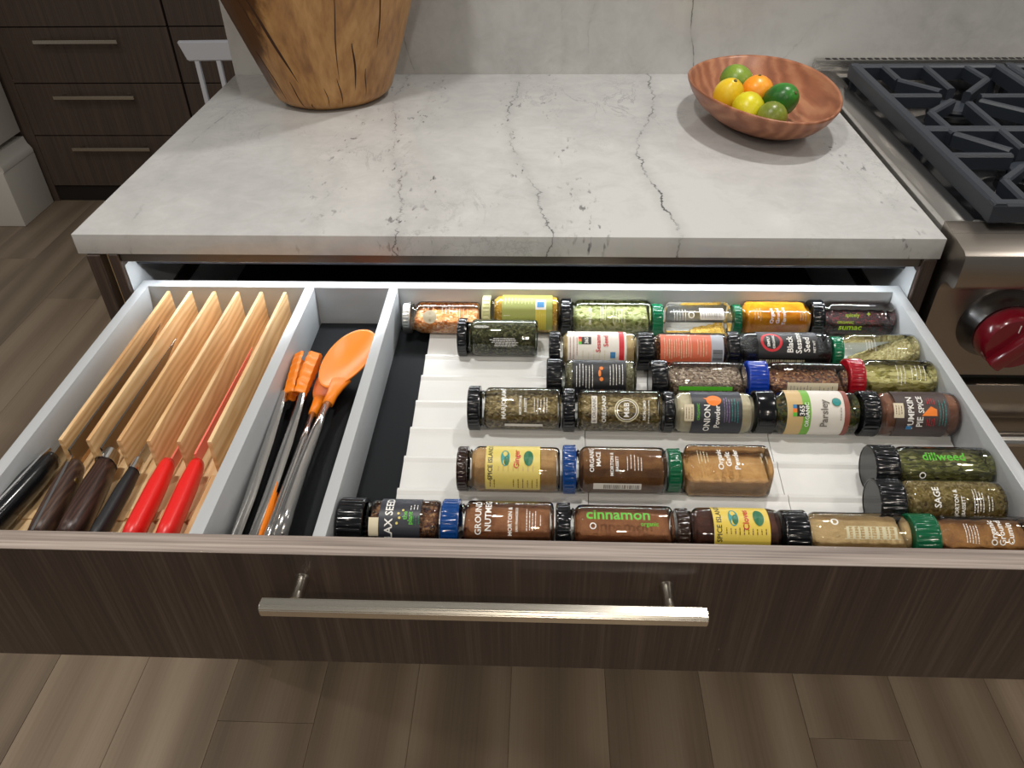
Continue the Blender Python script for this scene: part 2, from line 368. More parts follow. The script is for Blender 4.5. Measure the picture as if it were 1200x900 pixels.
# ------------------------------------------------------------------ counter and its cabinet
o = link('countertop', box(0, 1.0685, 0, .65, -.0274, 0, .0012, 2), 'quartzite_top', smooth=True)
tag(o, 'pale grey veined quartzite countertop slab above the open drawer', 'countertop')
cab = thing('base_cabinet', 'dark wood base cabinet under the counter with its top drawer pulled open', 'cabinet', (.535, .3, -.915))
def cb(name, *a, mat, bev=.0008):
    x0, x1, y0, y1, z0, z1 = a
    return link(name, box(x0-.535, x1-.535, y0-.3, y1-.3, z0+.915, z1+.915, bev, 1), mat, cab)
cb('end_panel', .010, .028, -.002, .64, -.915, -.0284, mat='veneer_dark')
cb('lit_gap_fill', .028, .037, .012, .64, -.915, -.030, mat='maple_base')  # pale fill paints the lit look of the open gap between the panels
cb('side_panel', .037, .050, .000, .64, -.915, -.0284, mat='veneer_dark')
cb('side_panel', 1.049, 1.066, .000, .64, -.915, -.0284, mat='veneer_dark')
cb('inner_lining', .0505, .0512, .006, .60, -.25, -.047, mat='drawer_white', bev=0)
cb('inner_lining', 1.0478, 1.0485, .006, .60, -.25, -.047, mat='drawer_white', bev=0)
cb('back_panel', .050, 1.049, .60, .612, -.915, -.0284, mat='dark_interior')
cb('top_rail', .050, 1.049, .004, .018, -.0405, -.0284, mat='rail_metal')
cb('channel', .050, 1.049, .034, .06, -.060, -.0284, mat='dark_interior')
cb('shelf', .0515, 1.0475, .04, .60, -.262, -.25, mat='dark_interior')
cb('bottom_panel', .050, 1.049, .02, .60, -.82, -.80, mat='veneer_dark')
cb('toe_kick', .050, 1.049, .05, .06, -.915, -.82, mat='toe_dark')
for z0, z1 in ((-.525, -.255), (-.80, -.53)):
    d = cb('lower_drawer', .012, 1.066, -.022, -.003, z0, z1, mat='veneer_dark')
# the pulled out drawer
XL, XR, YB, YF = .0536, 1.046, .0312, -.4074; ZR, ZF = -.083, -.140
dr = bmesh.new()
TW = .013
box(XL, XR, YF, YB, -.156, ZF, bm=dr)
box(XL, XL+TW, YF, YB, ZF, ZR, .0010, 2, bm=dr); box(XR-TW, XR, YF, YB, ZF, ZR, .0010, 2, bm=dr)
box(XL+TW-.001, XR-TW+.001, YB-.016, YB, ZF, ZR, .0010, 2, bm=dr)
bmesh.ops.translate(dr, vec=(-.535, -.3, .915), verts=dr.verts)
drw = link('drawer', dr, 'drawer_white', cab, smooth=True)
def db(name, *a, mat, bev=.0008, seg=2):
    x0, x1, y0, y1, z0, z1 = a
    return link(name, box(x0-.535, x1-.535, y0-.3, y1-.3, z0+.915, z1+.915, bev, seg), mat, drw, smooth=True)
fp = db('front_panel', .012, 1.066, -.4273, YF, -.2445, -.0827, mat='veneer_dark', bev=.0006)
db('edge_band', .012, 1.066, -.4276, YF+.0003, -.0829, -.0821, mat='veneer_dark_edge', bev=.0)
db('divider', .2755, .2885, YF, YB-.016, ZF, ZR-.0005, mat='drawer_white', bev=.001)
db('divider', .3865, .3985, YF, YB-.016, ZF, ZR-.0005, mat='drawer_white', bev=.001)
db('liner_mat', .2885, .3865, YF, YB-.016, ZF, ZF+.0012, mat='mat_charcoal', bev=0)
db('liner_mat', .3985, XR-TW, YF, YB-.016, ZF, ZF+.0012, mat='mat_charcoal', bev=0)
for x in (.0505, 1.0455): db('slide', x, x+.003, YF+.02, .30, -.153, -.128, mat='rail_metal', bev=.0003)
# handle bar, eight sided
def yz_oct(y, z, r, k=.58): return [(y+a*r, z+b*r) for a, b in ((1, k), (k, 1), (-k, 1), (-1, k), (-1, -k), (-k, -1), (k, -1), (1, -k))]
bm = prism([(y-(-.0)-(-.0), z) for y, z in yz_oct(-.458, -.115, .0068)], 0, .3495, .7285, .0008)
bmesh.ops.translate(bm, vec=(-.535, .0-.3, .915), verts=bm.verts); link('handle', bm, 'handle_nickel', drw, smooth=True)
for x in (.378, .698):
    bm = bmesh.new(); rings = []
    for y, r in ((-.4273, .0070), (-.430, .0062), (-.445, .0055), (-.4525, .0066)):
        rings.append([(x+r*math.cos(a)-.535, y-.3, -.115+r*math.sin(a)+.915) for a in [2*math.pi*i/16 for i in range(16)]])
    link('handle_post', grid_rings(bm, rings), 'handle_nickel', drw, smooth=True)
o = link('led_strip', box(.07, 1.03, .020, .028, -.0435, -.0408, .0005, 1), None)
tm = NT('led_lens'); tm.b.inputs['Emission Color'].default_value = (.93, .97, 1, 1); tm.b.inputs['Emission Strength'].default_value = 6; tm.b.inputs['Base Color'].default_value = (.8, .8, .8, 1)
o.data.materials.append(tm.m); tag(o, 'slim white lit strip lamp fixed under the counter above the drawer', 'lamp')

# ------------------------------------------------------------------ range
XS = 1.0735
rg = thing('range', 'stainless steel gas range with red knobs right of the counter', 'stove', (1.5, .3, -.915))
def rb(name, bm, mat, parent=None, smooth=True):
    bmesh.ops.translate(bm, vec=(-1.5, -.3, .915), verts=bm.verts); return link(name, bm, mat, parent or rg, smooth)
X2 = 1.95
rb('body', box(XS, X2, .02, .645, -.86, -.03, .001), 'steel_v')
# cooktop rim: left strip, back strip, front strip and dark well
bm = bmesh.new()
box(XS, 1.1135, .030, .640, -.03, .009, .003, 2, bm=bm); box(1.108, X2, .598, .640, -.03, .009, .003, 2, bm=bm); box(1.108, X2, .030, .036, -.03, .009, .002, 2, bm=bm)
rb('cooktop_rim', bm, 'steel_y')
rb('cooktop_well', box(1.110, X2, .032, .602, -.03, -.022), 'enamel_black')
# bull nose and control panel profile in YZ
prof = [(.030, -.03), (.030, .0082), (.022, .009), (-.034, .002), (-.0405, -.001), (-.0425, -.006), (-.0425, -.040), (-.040, -.0445), (-.034, -.046), (-.024, -.0455), (-.018, -.048), (-.012, -.056), (-.010, -.066), (-.010, -.194), (.03, -.194)]
rb('bull_nose', prism(prof, 0, XS, X2), 'steel_front')
rb('vent_gap', box(XS+.002, X2, .0, .03, -.205, -.194), 'black_gap')
od = rb('oven_door', box(XS+.002, X2, -.018, .03, -.262, -.205, .003), 'steel_front')
bm = bmesh.new(); grid_rings(bm, [[(x, -.045+.011*math.cos(a), -.277+.011*math.sin(a)) for a in [2*math.pi*i/20 for i in range(20)]] for x in (XS+.04, X2)])
for x in (1.14, 1.85): box(x-.012, x+.012, -.045, -.01, -.285, -.269, bm=bm)
rb('door_handle', bm, 'steel', od)
rb('oven_panel', box(XS+.002, X2, -.012, .03, -.74, -.262, .003), 'steel_front')
rb('kick_panel', box(XS+.02, X2-.02, .06, .08, -.915, -.74), 'black_gap')
# back guard with vent slots
bg = rb('back_guard', box(XS+.001, X2, .632, .646, .009, .0285, .001), 'steel')
for i in range(30): rb('vent_slot', box(XS+.02+i*.0125, XS+.0275+i*.0125, .634, .643, .0280, .0292, 0), 'black_gap', bg, False)
def knob(x):
    z = -.112; n = 40
    bz = bmesh.new(); grid_rings(bz, [[(x+r*math.cos(2*math.pi*i/n), y, z+r*math.sin(2*math.pi*i/n)) for i in range(n)] for y, r in ((-.010, .050), (-.014, .049), (-.026, .0425), (-.032, .040), (-.032, .034))])
    rb('knob_bezel', bz, 'bezel_steel')
    kb = bmesh.new(); rings = []
    for y, r, f in ((-.0325, .038, 0), (-.036, .0395, 0), (-.047, .038, .1), (-.055, .0375, .3), (-.058, .0355, .35), (-.059, .020, 0)):
        ring = []
        for i in range(n):
            a = 2*math.pi*i/n; d = abs(math.sin(a+.9)); q = r*(1-f*.0) * (1 - .12*f*d)
            ring.append((x+q*math.cos(a), y, z+q*math.sin(a)))
        rings.append(ring)
    grid_rings(kb, rings); kn = rb('knob', kb, 'knob_red')
    g = box(-.041, .036, -.071, -.054, -.0085, .0085, .004, 2); bmesh.ops.rotate(g, cent=(0, 0, 0), matrix=Matrix.Rotation(R(128), 3, 'Y'), verts=g.verts)
    bmesh.ops.translate(g, vec=(x, 0, z), verts=g.verts); rb('grip', g, 'knob_red', kn)
    m = box(-.0005, .0005, -.0595, -.0585, .018, .028); bmesh.ops.translate(m, vec=(x-.004, 0, z), verts=m.verts); rb('mark', m, 'ink_white', kn)
for x in (1.163, 1.30): knob(x)
# burners
for (bx, by) in ((1.2385, .418), (1.2385, .165), (1.501, .418), (1.501, .165)):
    bu = link('burner', lathe_z([(.055, -.022), (.055, -.014), (.040, -.008), (.038, .000), (.040, .004), (.0385, .010), (.0, .012)], 40, cx=bx-1.5, cy=by-.3), 'burner_black', rg, True); bu.location.z = .915
    link('burner_cap', lathe_z([(.0, .004), (.028, .004), (.030, .008), (.028, .012), (.0, .0135)], 32, cx=bx-1.5, cy=by-.3), 'cast_iron', bu, True, loc=(0, 0, .006))
    link('burner_ring', lathe_z([(.062, -.0215), (.066, -.020), (.070, -.0215)], 40, cx=bx-1.5, cy=by-.3), 'steel', bu, True)
    link('igniter', lathe_z([(.004, -.020), (.004, -.004), (.0, -.003)], 10, cx=bx-1.5-.045, cy=by-.3-.02), 'paint_white', bu, True)
# grates
def bar(bm, p, q, wd=.0075, top=.0, dep=.016):
    p, q = Vector(p), Vector(q); d = (q-p).normalized(); s = Vector((d.y, -d.x, 0)); P = p, q
    rings = []
    for e in P:
        rings.append([e+s*wd*.62, e+s*wd, e+s*wd-Vector((0, 0, dep)), e-s*wd-Vector((0, 0, dep)), e-s*wd, e-s*wd*.62])
        rings[-1][1] = e+s*wd-Vector((0, 0, .003)); rings[-1][4] = e-s*wd-Vector((0, 0, .003))
        rings[-1][2] = e+s*wd*.9-Vector((0, 0, dep)); rings[-1][3] = e-s*wd*.9-Vector((0, 0, dep))
    grid_rings(bm, rings)
def grate(x0, label):
    t = thing('stove_grate', label, 'grate', (x0, 0, 0), 0, 'cast iron grates on the range')
    X, Y0, Y1, zt = .245, .026, .575, .037
    fr = bmesh.new()
    for a, b in (((0.004, Y0-.008), (0.004, Y1+.008)), ((X, Y0), (X, Y1))): bar(fr, (*a, zt), (*b, zt), .0085, dep=.024)
    for a, b in (((-.004, Y0), (X+.008, Y0)), ((-.004, Y1), (X+.008, Y1)), ((.006, .272), (X-.004, .272))): bar(fr, (*a, zt-.0004), (*b, zt-.0004), .0085, dep=.024)
    bmesh.ops.translate(fr, vec=(0, 0, 0), verts=fr.verts); link('frame', fr, 'cast_iron', t)
    cx = X/2
    for cy in (0,):
        for pts in ([(.051, .571), (.051, .497), (.097, .441)], [(.121, .571), (.117, .447)], [(.190, .571), (.195, .502), (.134, .429)], [(.149, .417), (X-.002, .417)], [(.002, .418), (.088, .418)],
                    [(.097, .395), (.044, .341), (.045, .253), (.094, .191)], [(.118, .384), (.113, .195)], [(.140, .395), (.190, .341), (.190, .253), (.140, .191)],
                    [(.002, .174), (.087, .174)], [(.145, .174), (X-.002, .174)], [(.085, .138), (.042, .093), (.040, .034)], [(.113, .142), (.113, .034)], [(.140, .138), (.190, .093), (.190, .034)]):
            bm = bmesh.new()
            for a, b in zip(pts, pts[1:]): bar(bm, (*a, zt-.0008), (*b, zt-.0008), .0062, dep=.020)
            link('finger', bm, 'cast_iron', t)
    for fx in (.006, X-.004):
        for fy in (Y0+.004, Y1-.004, .272): link('foot', box(fx-.006, fx+.006, fy-.006, fy+.006, -.0215, .016, .001, 1), 'cast_iron', t)
    return t
grate(1.1225, 'black cast iron burner grate nearest the counter, with straight and angled fingers')
grate(1.3850, 'second black cast iron burner grate, at the right edge behind the first')

# ------------------------------------------------------------------ wooden pot
def pot():
    t = thing('wooden_pot', 'tall flared live edge wooden pot with dark cracks on the countertop', 'pot', (.2165, .53, 0))
    n = 72; H = .34; bm = bmesh.new(); rings = []
    def P3(z, a, q):
        y = q*math.sin(a)
        return (q*math.cos(a), y*(1-1.35*z) if y > 0 else y, z)
    def rad(z, a):
        r = .094+.36*z-.10*z*z
        if z < .016: r -= (.016-z)**2*60
        r *= 1+.018*math.sin(2*a+.6)+.012*math.sin(3*a+1.7+z*4)+.006*math.sin(7*a+z*9)
        return r
    for k in range(40):
        z = H*(k/39)**1.15; rings.append([P3(z, a, rad(z, a)) for a in [2*math.pi*i/n for i in range(n)]])
    for z in (H+.002, H-.02, H*.5, .03):
        rings.append([P3(z, a, rad(z, a)-.018) for a in [2*math.pi*i/n for i in range(n)]])
    grid_rings(bm, rings); link('body', bm, 'pot_wood', t, 'all')
    # cracks: slender dark wedges set into the wall
    for a0, z0, z1, w0, dr in ((-118, .185, .055, .0042, 14), (-126, .19, .13, .0018, 6), (-133, .10, .01, .0012, 9), (-112, .055, .006, .0012, 5), (-68, .19, .055, .0012, -2), (-58, .115, .035, .0022, 3), (-71, .06, .008, .0012, 3),
                               (-83, .045, .010, .0008, 2), (-40, .21, .10, .0018, 2), (-98, .018, .004, .0008, 0), (-47, .07, .02, .001, 2)):
        bm = bmesh.new(); rings = []; m = 12
        for k in range(m+1):
            f = k/m; z = z0+(z1-z0)*f; a = R(a0+dr*f+.5*math.sin(f*6+a0)); wd = .75*w0*math.sin(math.pi*min(1, f*.9+.1))*(1 if f < .5 else 1)
            if z1 < .02 and f > .8: wd *= .6
            rr = rad(z, a)+.0003; c = Vector((math.cos(a), math.sin(a), 0)); s = Vector((-math.sin(a), math.cos(a), 0)); B = c*rr+Vector((0, 0, z))
            rings.append([B-s*wd, B+s*wd, B+s*wd*.5-c*.004, B-s*wd*.5-c*.004])
        grid_rings(bm, rings); link('crack', bm, 'crack_dark', t)
tp = NT('pot_wood'); v = tp.coord((1, 1, .32)); n1 = tp.noise(v, 11, 6, .62, 2.4); n2 = tp.noise(tp.n('ShaderNodeMapping', i0=v, Scale=(26, 26, 3)), 4, 4)
f = tp.math('ADD', tp.math('MULTIPLY', n1, .7), tp.math('MULTIPLY', n2, .3)); c = tp.ramp(f, [(.32, '7c5229'), (.48, 'a4753f'), (.62, 'b98c54'), (.78, 'c49b66')])
sx = tp.n('ShaderNodeSeparateXYZ', Vector=tp.n('ShaderNodeTexCoord').outputs['Object'])
ang = tp.math('ARCTAN2', sx.outputs[1], sx.outputs[0]); dd = tp.math('ABSOLUTE', tp.math('ADD', ang, tp.math('ADD', 2.62, tp.math('MULTIPLY', tp.math('SUBTRACT', n1, .5), .9))))
bk = tp.math('SUBTRACT', 1.0, tp.math('DIVIDE', dd, tp.math('MULTIPLY_ADD', sx.outputs[2], 3.6, .16)), clamp=True); bk = tp.math('MULTIPLY', bk, 3.2, clamp=True)
tp.set(tp.b.inputs['Base Color'], tp.mix(bk, c, lin('52300f'))); tp.b.inputs['Roughness'].default_value = .36; tp.bump(n2, .25, .002)
pot()

# ------------------------------------------------------------------ fruit bowl
t = thing('wooden_bowl', 'oval turned wooden bowl holding citrus on the countertop by the range', 'bowl', (.9245, .401, 0), R(6.2))
AX, AY = .1105, .168; n = 72; bm = bmesh.new(); rings = []
for s, z in ((.30, .0), (.46, .0015), (.66, .010), (.82, .024), (.93, .040), (.985, .053), (.992, .0565), (.975, .058), (.955, .055), (.90, .043), (.80, .029), (.66, .018), (.45, .011), (.2, .009), (.02, .0085)):
    ring = []
    for i in range(n):
        a = 2*math.pi*i/n
        ring.append((AX*s*math.cos(a), AY*s*math.sin(a)*(1 if s > .8 else .8+.25*(s)), z+.004*s*math.sin(2*a+.7)))
    rings.append(ring)
grid_rings(bm, rings); link('shell', bm, 'bowl_wood', t, 'all')
def citrus(label, kind, loc, r, l, rot, mat, group=None):
    t = thing(kind, label, 'fruit', loc, 0, 'citrus in the wooden bowl'); bm = bmesh.new(); rings = []; n = 28
    for k in range(1, 18):
        th = math.pi*k/18; z = -math.cos(th)*l; q = math.sin(th)*r
        if kind == 'lemon': q *= 1-.0*abs(z); z *= 1.0+.12*(abs(math.cos(th))**6)
        rings.append([(q*math.cos(2*math.pi*i/n)*(1+.012*math.sin(3*i+k)), q*math.sin(2*math.pi*i/n), z) for i in range(n)])
    grid_rings(bm, rings); o = link('peel', bm, mat, t, 'all'); o.rotation_euler = rot
    s = link('stem_scar', lathe_z([(.0, 0), (.0028, .0), (.0022, .0015), (.0, .0018)], 10), 'stem_brown', o, True); s.location = (0, 0, l*(1.1 if kind == 'lemon' else .985))
plain('stem_brown', '6a6236', .8)
def peel(name, a, b, c):
    t = NT(name); v = t.coord((1, 1, 1), True); n1 = t.noise(v, 28, 3); r = t.ramp(n1, [(.35, a), (.52, b), (.68, c)]); t.set(t.b.inputs['Base Color'], r)
    t.b.inputs['Roughness'].default_value = .32; nn = t.noise(v, 480, 2); t.bump(nn, .35, .0006); t.b.inputs['Subsurface Weight'].default_value = .0
peel('peel_yellow', 'e3b81c', 'eccb2a', 'f2d94e'); peel('peel_lime_yellow', 'c9bd12', 'd9d01f', 'e6de3a'); peel('peel_orange', 'ec8d14', 'f79c1e', 'fbb03a')
peel('peel_green', '1f5b1c', '2f7a27', '3f8f30'); peel('peel_olive', '5c6a1c', '77852a', '8d9a3a'); peel('peel_mixed', '3a6a22', '6f8f2b', '86a035')
citrus('mottled green lime at the back left of the fruit bowl', 'lime', (.897, .455, .044), .026, .029, (R(60), 0, R(-140)), 'peel_mixed')
citrus('yellow lemon at the left of the fruit pile in the bowl', 'lemon', (.874, .397, .042), .0235, .026, (R(25), R(10), 0), 'peel_yellow')
citrus('greenish yellow lemon at the front centre of the bowl', 'lemon', (.896, .352, .036), .0245, .026, (R(100), 0, R(-8)), 'peel_lime_yellow')
citrus('orange tucked in the middle of the citrus pile', 'orange', (.922, .415, .041), .0255, .0255, (0, 0, 0), 'peel_orange')
citrus('large dark green lime at the right of the citrus pile', 'lime', (.950, .378, .040), .0245, .031, (R(40), R(40), 0), 'peel_green')
citrus('small olive green lime at the front of the bowl', 'lime', (.926, .322, .0335), .0225, .023, (R(105), 0, R(12)), 'peel_olive')

# ------------------------------------------------------------------ knife block and knives
t = thing('knife_block', 'light maple in-drawer knife block with six upright boards', 'knife block', (.16, -.19, ZF))
def kb(name, bm, mat, sm=False): bmesh.ops.translate(bm, vec=(-.16, .19, -ZF), verts=bm.verts); return link(name, bm, mat, t, sm)
kb('base', box(XL+TW+.001, .2745, -.402, .013, ZF+.0004, ZF+.008, .0005, 1), 'maple_base')
ZB = -.132
for i, x in enumerate((.0935, .1225, .1545, .1855, .217, .2485)):
    b = box(-.0021, .0021, -.146, .146, 0, .0455, .0007, 2)
    o = link('board', b, 'maple', t, True); o.location = (x+.0021-.16, -.1365+.19, ZB-ZF)
# notched front rail and cleats
for (y0, y1, h) in ((-.398, -.386, .0062), (-.350, -.338, .0050)):
    pts = [(XL+TW+.001, 0)]; xs = [.080, .108, .139, .170, .201, .232, .262]
    top = h
    for x in xs: pts += [(x-.011, top), (x-.007, top-.0035), (x+.007, top-.0035), (x+.011, top)]
    pts = [(XL+TW+.001, 0), (XL+TW+.001, top)]+pts[1:]+[(.2745, top), (.2745, 0)]
    kb('notched_rail', prism([(a, ZB+b) for a, b in pts], 1, y0, y1), 'maple')
for x in (.153, .184, .215, .2455): kb('cleat', box(x, x+.010, -.386, -.290, ZB, ZB+.008, .002, 1), 'maple')
def knife(label, x, yb, tip_y, blade_h, mat_h, hx1, z0=-.108, hy1=-.392, hw=.0085, hh=.0115, ferr=None, mat_b='blade_steel', hz=-.113, taper=1., rivets=0, tang=False, hz1=None):
    t = thing('knife', label, 'knife', (x, yb, hz), 0, 'knives in the maple block')
    def k(bm): bmesh.ops.translate(bm, vec=(-x, -yb, -hz), verts=bm.verts); return bm
    # blade: spine straight then drops to the tip
    bm = bmesh.new(); rings = []; m = 14
    for i in range(m+1):
        f = i/m; y = yb+(tip_y-yb)*f; zs = z0-.004*f; ht = blade_h*(1-f**3.0)+.0006; th = .0011*(1-.6*f)
        if ZB+.0015 > zs-ht: ht = zs-ZB-.0015
        rings.append([(x-th, y, zs), (x+th, y, zs), (x+.0002, y, zs-ht), (x-.0002, y, zs-ht)])
    grid_rings(bm, rings); link('blade', k(bm), mat_b, t)
    hz1 = hz if hz1 is None else hz1
    pts = []
    for f, a, b in ((0, .70, .72), (.06, .82, .86), (.3, 1, 1), (.6, 1.02, 1.02), (.85, 1.0, 1.06), (.97, .92, 1.0), (1, .6, .7)):
        pts.append((x+(hx1-x)*f, yb+(hy1-yb)*f, hz+(hz1-hz)*f, hw*a*(1-(1-taper)*(1-f)), hh*b*(1-(1-taper)*(1-f))))
    h = link('handle', k(loft(pts, 20, 2.6)), mat_h, t, 'all')
    if ferr:
        link('bolster', k(loft([(x, yb+.013, hz+.002, hw*.45, hh*.55), (x, yb+.012, hz+.002, hw*.74, hh*.78), (x, yb-.003, hz+.001, hw*.93, hh*.93)], 20, 2.4)), ferr, t, True)
    if tang:
        rr = []
        for f in (-.02, .1, .5, .9, 1): 
            xx, yy, zz = x+(hx1-x)*f, yb+(hy1-yb)*f, hz+(hz1-hz)*f; q = hh*(1.04 if f > .05 else .95)
            rr.append([(xx-.0012, yy, zz+q-.003), (xx+.0012, yy, zz+q-.003), (xx+.0012, yy, zz+q+.0004), (xx-.0012, yy, zz+q+.0004)])
        link('tang', k(grid_rings(bmesh.new(), rr)), 'chrome', t)
    for q in range(rivets):
        f = .25+.45*q; bm = bmesh.new(); xx = x+(hx1-x)*f; yy = yb+(hy1-yb)*f
        for s in (1,):
            grid_rings(bm, [[(xx+hw*e, yy+r*math.cos(2*math.pi*i/14), hz+.003+r*math.sin(2*math.pi*i/14)) for i in range(14)] for e, r in ((.9, .003), (1.06, .003))])
        link('rivet', k(bm), 'rivet_brass', t)
plain('rivet_brass', 'b9a36a', .3, 1.)
knife('knife with glossy black handle, leftmost in the maple block', .079, -.283, -.09, .020, 'plastic_black', .064, hw=.0115, hh=.0135, tang=True, hz=-.112)
knife('knife with brown dimpled wood handle and brass rivet, second from left', .108, -.292, -.055, .022, 'wenge', .120, hw=.0105, hh=.0135, rivets=1, tang=True, z0=-.091)
knife('knife with dark wood handle and steel bolster, third from left', .139, -.288, -.085, .020, 'ebony', .148, hw=.0115, hh=.0135, ferr='chrome', z0=-.092)
knife('knife with slim matte black handle and steel ferrule in the block', .1705, -.296, -.15, .014, 'plastic_black_matte', .1715, hw=.0065, hh=.009, ferr='chrome', hz=-.115)
knife('red handled paring knife, left one of the red pair', .203, -.286, -.14, .014, 'plastic_red', .2065, hw=.0088, hh=.0105, hz=-.113, mat_b='blade_red', z0=-.113)
knife('red handled paring knife with coral blade, beside the white divider', .2335, -.286, -.090, .016, 'plastic_red', .2385, hw=.0088, hh=.0105, hz=-.113, mat_b='blade_red', z0=-.100)

# ------------------------------------------------------------------ utensils
t = thing('tongs', 'stainless steel tongs with scalloped orange silicone tips beside the orange spoon', 'tongs', (.31, -.25, -.125))
def tg(name, bm, mat, sm=True): bmesh.ops.translate(bm, vec=(-.31, .25, .125), verts=bm.verts); return link(name, bm, mat, t, sm)
def chan(pts, wd, ht, th=.0012):
    """inverted channel running along pts"""
    rings = []
    for (x, y, z), w2 in zip(pts, wd):
        rings.append([(x-w2, y, z-ht), (x-w2, y, z), (x-w2*.5, y, z+.0022), (x+w2*.5, y, z+.0022), (x+w2, y, z), (x+w2, y, z-ht), (x+w2-th, y, z-ht), (x+w2-th, y, z-th), (x-w2+th, y, z-th), (x-w2+th, y, z-ht)])
    return grid_rings(bmesh.new(), rings)
A = [(.3015, -.392, -.118), (.300, -.33, -.117), (.2965, -.25, -.115), (.2935, -.19, -.112), (.2925, -.168, -.111)]
B = [(.3180, -.392, -.118), (.3185, -.33, -.117), (.3170, -.25, -.115), (.3150, -.19, -.112), (.3135, -.166, -.111)]
tg('arm', chan(A, (.0050, .0058, .0055, .0045, .004), .010), 'steel_y'); tg('arm', chan(B, (.0050, .0062, .006, .0045, .004), .010), 'steel_y')
tg('grip', loft([(.3235, -.385, -.122, .0022, .005), (.3235, -.34, -.120, .003, .006), (.3215, -.30, -.119, .0012, .004)], 12), 'silicone_orange')
def scallop(x0, tilt):
    # paddle head with scalloped rim, concave toward its partner
    bm = bmesh.new(); m = 40; rings = []
    for i in range(m+1):
        f = i/m; y = -.172+.071*f; w2 = (.0035+.0085*math.sin(math.pi*min(1, f*.62+.08))**.8)*(1 if f < .9 else 1-(f-.9)*3)
        sc = .0012*math.sin(f*36)
        up = w2*1.35+sc
        cx = x0+tilt*.5*f*.006; zc = -.114+.004*f
        rings.append([(cx-tilt*.004, y, zc-up), (cx+tilt*.002, y, zc-up*.5), (cx+tilt*.0045, y, zc), (cx+tilt*.0035, y, zc+up*.5), (cx-tilt*.0055, y, zc+up*.85),
                      (cx-tilt*.0085, y, zc+up*.77), (cx+tilt*.0003, y, zc+up*.40), (cx+tilt*.001, y, zc), (cx-tilt*.0015, y, zc-up*.5), (cx-tilt*.007, y, zc-up*.9)])
    return grid_rings(bm, rings)
tg('gripper', scallop(.2965, -1), 'silicone_orange'); tg('gripper', scallop(.3140, 1), 'silicone_orange')
def spoon(name, label, pts, bowl, cat):
    t = thing(name, label, cat, (pts[0][0], -.25, -.115)); ox = pts[0][0]
    def k(bm): bmesh.ops.translate(bm, vec=(-ox, .25, .115), verts=bm.verts); return bm
    link('handle', k(loft(pts, 18)), 'steel_y', t, 'all')
    link('neck', k(loft(bowl['neck'], 14)), 'silicone_orange', t, 'all')
    cx, cy, cz, a, b, rot, dep, tl = bowl['bowl']; n = 40; bm = bmesh.new(); rings = []
    for s, z in ((.03, -dep), (.4, -dep*.84), (.72, -dep*.45), (.93, -dep*.08), (1.0, .001), (.985, .0028), (.93, .0018), (.72, -dep*.45+.003), (.4, -dep*.84+.003), (.03, -dep+.003)):
        ring = []
        for i in range(n):
            th = 2*math.pi*i/n; u = a*s*math.cos(th)*(1-.14*math.sin(th)*-1 if 0 else 1+.10*math.sin(th)); v = b*s*math.sin(th)
            x = u*math.cos(rot)-v*math.sin(rot); y = u*math.sin(rot)+v*math.cos(rot)
            ring.append((cx+x, cy+y, cz+z+v*tl))
        rings.append(ring)
    link('bowl', k(grid_rings(bm, rings)), 'silicone_orange', t, 'all')
spoon('serving_spoon', 'large orange silicone spoon with tapered steel handle lying in the narrow compartment',
      [(.3475, -.396, -.105, .0085, .0085), (.3470, -.36, -.105, .0082, .0082), (.3465, -.30, -.105, .007, .007), (.3475, -.24, -.106, .0055, .0055), (.3500, -.190, -.106, .0048, .0048)],
      dict(neck=[(.3498, -.196, -.106, .0062, .0055), (.351, -.18, -.106, .0066, .0055), (.353, -.165, -.106, .009, .005), (.355, -.15, -.108, .012, .004)], bowl=(.3555, -.113, -.104, .0275, .056, R(-15), .011, .06)), 'spoon')
spoon('slotted_spoon', 'orange headed utensil mostly hidden under the large orange spoon', 
      [(.3330, -.396, -.121, .0070, .0070), (.3325, -.36, -.121, .0066, .0066), (.3315, -.30, -.121, .0055, .0055), (.3305, -.24, -.122, .0045, .0045), (.3300, -.190, -.122, .004, .004)],
      dict(neck=[(.330, -.195, -.122, .005, .005), (.3305, -.18, -.122, .0055, .005), (.331, -.165, -.122, .007, .004)], bowl=(.3345, -.135, -.126, .0165, .036, R(-6), .006, .0)), 'utensil')
t = thing('skewer', 'thin shiny steel utensil handle lying between tongs and orange spoon', 'utensil', (.339, -.3, -.13))
link('rod', loft([(.0, -.095, -.002, .003, .003), (-.001, .0, -.002, .0028, .0028), (-.002, .12, -.001, .0022, .0022)], 12), 'chrome', t, 'all')

# ------------------------------------------------------------------ spice tray
t = thing('spice_tray', 'white stepped plastic spice tray lying on the charcoal drawer liner', 'tray', (.74, -.19, ZF))
z0 = ZF+.0014; pr = []
edges = [.012, -.020, -.067, -.1095, -.158, -.205, -.252, -.300, -.348, -.398]
for a, b in zip(edges, edges[1:]):
    pr += [(a, z0+.0090), (a-.0035, z0+.0092), (a-.0075, z0+.0066), (b+.0035, z0+.0010), (b+.0012, z0+.0014)]
pr += [(edges[-1], z0), (edges[0], z0)]
pr = [(y+.19, z-ZF) for y, z in pr]
for x0, x1 in ((.4415, .6355), (.6362, .8350), (.8357, 1.0315)):
    link('tray_panel', prism(pr, 0, x0-.74, x1-.74), 'tray_white', t)
ZJ = ZF+.0062

